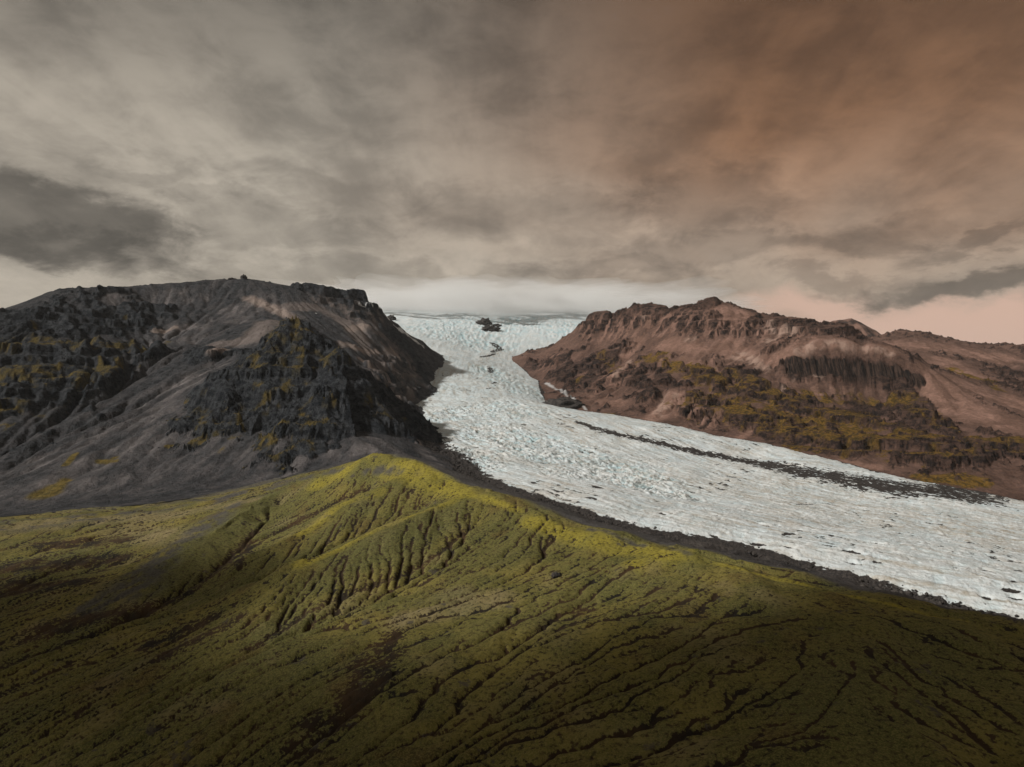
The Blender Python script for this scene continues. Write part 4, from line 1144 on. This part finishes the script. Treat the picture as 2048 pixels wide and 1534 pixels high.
# ------------------------------------------------------------------ single rocks
def mat_stone():
    m, T, b = material('black_rock')
    p = pos(T)
    n = T.noise(p, 0.08, 6, 0.65)
    col = T.mix(T.smooth(n, 0.35, 0.65), (0.022, 0.021, 0.021), (0.075, 0.066, 0.060))
    nz = T.new('ShaderNodeSeparateXYZ'); T.l.new(T.new('ShaderNodeNewGeometry').outputs['Normal'], nz.inputs[0])
    T.l.new(col, b.inputs['Base Color'])
    bump(T, b, n, 4.0, 1.0)
    return m


M_STONE = mat_stone()


def rock_thing(name, u, v, d, w, h, label, cat, group=None, field=None, seed=1, depth=None, sink=0.25, rough=0.6, sub=4, wave=0.55):
    x, y, z = P(u, v, d)
    if field is not None:
        q = field.hit(u, v, d * 0.8); x, y, z = q
    ob = lump_mesh(name, (x, y, z + h * (0.5 - sink)), (w / 2, (depth or w) / 2, h / 2), M_STONE, sub, rough, wave, seed)
    ob['label'] = label; ob['category'] = cat
    if group: ob['group'] = group
    return ob


rock_thing('summit_rock', 488, 557, 3085, 26, 34, 'blunt dark rock standing on the summit of the dark mountain', 'rock', seed=2, rough=0.5, wave=0.9, sink=0.5)
rock_thing('summit_rock', 465, 560, 3080, 34, 12, 'low dark rock just left of the blunt summit rock', 'rock', seed=3)
rock_thing('rock_outcrop', 968, 648, 5150, 110, 75, 'larger black rock outcrop breaking through the icefall, upper left of the pair', 'rock outcrop', 'rocks in the icefall', ICE, 4, sink=0.5)
rock_thing('rock_outcrop', 980, 660, 4950, 120, 60, 'lower black rock outcrop in the icefall, under the snow gap', 'rock outcrop', 'rocks in the icefall', ICE, 5, sink=0.5)
rock_thing('rock_outcrop', 995, 652, 5080, 50, 30, 'smallest black rock at the right tip of the icefall outcrop', 'rock outcrop', 'rocks in the icefall', ICE, 6, sink=0.5)
rock_thing('rock_outcrop', 783, 640, 4300, 60, 45, 'dark rock on the snow beside the shoulder of the dark mountain', 'rock outcrop', None, ICE, 8)
rock_thing('rock_outcrop', 1128, 812, 2890, 190, 62, 'dark rock knob at the ice edge where the glacier bends below the brown mountain', 'rock outcrop', None, None, 11, depth=220, sink=0.5, rough=0.35)
rock_thing('boulder', 1113, 1153, 560, 8, 4, 'dark boulder lying alone on the middle of the mossy slope', 'boulder', None, GROUND, 9, sink=0.35)

# ------------------------------------------------------------------ loose blocks along the ice edge and on the medial moraine
def build_rubble():
    import bmesh
    rng = np.random.default_rng(12)
    bm = bmesh.new(); bmesh.ops.create_icosphere(bm, subdivisions=1, radius=1.0)
    bv = np.array([v.co[:] for v in bm.verts], f32); bf = np.array([[v.index for v in f.verts] for f in bm.faces], np.int32); bm.free()
    pts = []
    ml = np.array([P(*p)[:2] for p in MARG_L]); 
    for a, b in zip(ml[5:-1], ml[6:]):
        n = int(np.linalg.norm(b - a) * 3.2)
        t = rng.random(n)[:, None]
        nrm = np.array([b[1] - a[1], a[0] - b[0]]) / np.linalg.norm(b - a)
        pts.append(np.hstack([a + (b - a) * t + nrm * rng.normal(2, 9, (n, 1)), np.minimum(0.45 + rng.exponential(0.7, (n, 1)), 3.2)]))
    pts = np.vstack(pts)
    z = np.maximum(GROUND.h(pts[:, 0], pts[:, 1]), ICE.h(pts[:, 0], pts[:, 1]))
    n = len(pts)
    sc = pts[:, 2][:, None, None] * (0.6 + 0.8 * rng.random((n, 1, 3))) * (0.75 + 0.5 * rng.random((n, len(bv), 1)))
    V = bv[None] * sc
    ang = rng.random(n) * 6.28
    c, s_ = np.cos(ang)[:, None], np.sin(ang)[:, None]
    V = np.stack([V[..., 0] * c - V[..., 1] * s_, V[..., 0] * s_ + V[..., 1] * c, V[..., 2]], -1)
    V += np.stack([pts[:, 0], pts[:, 1], z + 0.5], -1)[:, None]
    Fq = (bf[None] + (np.arange(n) * len(bv))[:, None, None]).reshape(-1, 3)
    me = bpy.data.meshes.new('moraine_rubble')
    co = V.reshape(-1, 3).astype(f32)
    me.vertices.add(len(co)); me.vertices.foreach_set('co', co.ravel())
    me.loops.add(Fq.size); me.loops.foreach_set('vertex_index', Fq.ravel().astype(np.int32))
    me.polygons.add(len(Fq)); me.polygons.foreach_set('loop_start', np.arange(0, Fq.size, 3, dtype=np.int32))
    me.update(calc_edges=True)
    me.materials.append(M_STONE)
    ob = bpy.data.objects.new('moraine_rubble', me)
    scene.collection.objects.link(ob)
    ob['kind'] = 'stuff'; ob['label'] = 'loose dark blocks strewn along the near edge of the ice'


build_rubble()

# ------------------------------------------------------------------ air: thin haze and the low cloud that swallows the head of the glacier
def volume_mat(name, color, density, aniso=0.0):
    m = bpy.data.materials.new(name)
    m.use_nodes = True
    T = NT(m.node_tree)
    T.n.clear()
    o = T.new('ShaderNodeOutputMaterial')
    v = T.new('ShaderNodeVolumePrincipled')
    v.inputs['Color'].default_value = (*color, 1)
    v.inputs['Density'].default_value = density
    v.inputs['Anisotropy'].default_value = aniso
    T.l.new(v.outputs[0], o.inputs['Volume'])
    m.cycles.homogeneous_volume = True
    return m


CLOUD = volume_mat('cloud_droplets', (0.985, 0.985, 0.985), 0.0013)
CLOUD2 = volume_mat('shade_cloud_droplets', (0.97, 0.97, 0.97), 0.022)
for (nm, c, r, sd, lab) in (  # clouds behind and beside the camera are added to shade the near slope
        ('shade_cloud', (-853, -262, 860), (760, 300, 95), 3, 'unseen low cloud added out of view to shade the near slope'),
        ('shade_cloud', (-1400, 170, 860), (250, 170, 70), 4, 'small unseen cloud added to shade the left of the slope'),
        ('shade_cloud', (-590, -60, 860), (270, 170, 75), 5, 'small unseen cloud added to shade the right of the slope'),
        ('low_cloud', (-950, 6750, CAMZ + 735), (1500, 1450, 185), 1, 'pale low cloud over the left of the glacier head'),
        ('low_cloud', (150, 6550, CAMZ + 705), (1500, 1450, 175), 6, 'pale low cloud over the middle of the glacier head'),
        ('low_cloud', (1000, 6900, CAMZ + 715), (1200, 1400, 165), 8, 'pale low cloud over the right of the glacier head'),
        ):
    ob = lump_mesh(nm, c, r, CLOUD if nm == 'low_cloud' else CLOUD2, 5, 0.55, 0.6, sd)
    ob['kind'] = 'stuff'; ob['label'] = lab


def build_haze():
    me = bpy.data.meshes.new('haze')
    x, y0, y1, z0, z1 = 61000, -61000, 61000, -41.0, 1700.0
    vs = [(-x, y0, z0), (x, y0, z0), (x, y1, z0), (-x, y1, z0), (-x, y0, z1), (x, y0, z1), (x, y1, z1), (-x, y1, z1)]
    fs = [(0, 3, 2, 1), (4, 5, 6, 7), (0, 1, 5, 4), (1, 2, 6, 5), (2, 3, 7, 6), (3, 0, 4, 7)]
    me.from_pydata(vs, [], fs)
    me.materials.append(volume_mat('thin_haze', (0.90, 0.93, 0.97), 0.000010))
    ob = bpy.data.objects.new('haze', me)
    scene.collection.objects.link(ob)
    ob['kind'] = 'stuff'
    ob['label'] = 'thin pale haze filling the valley air'


build_haze()
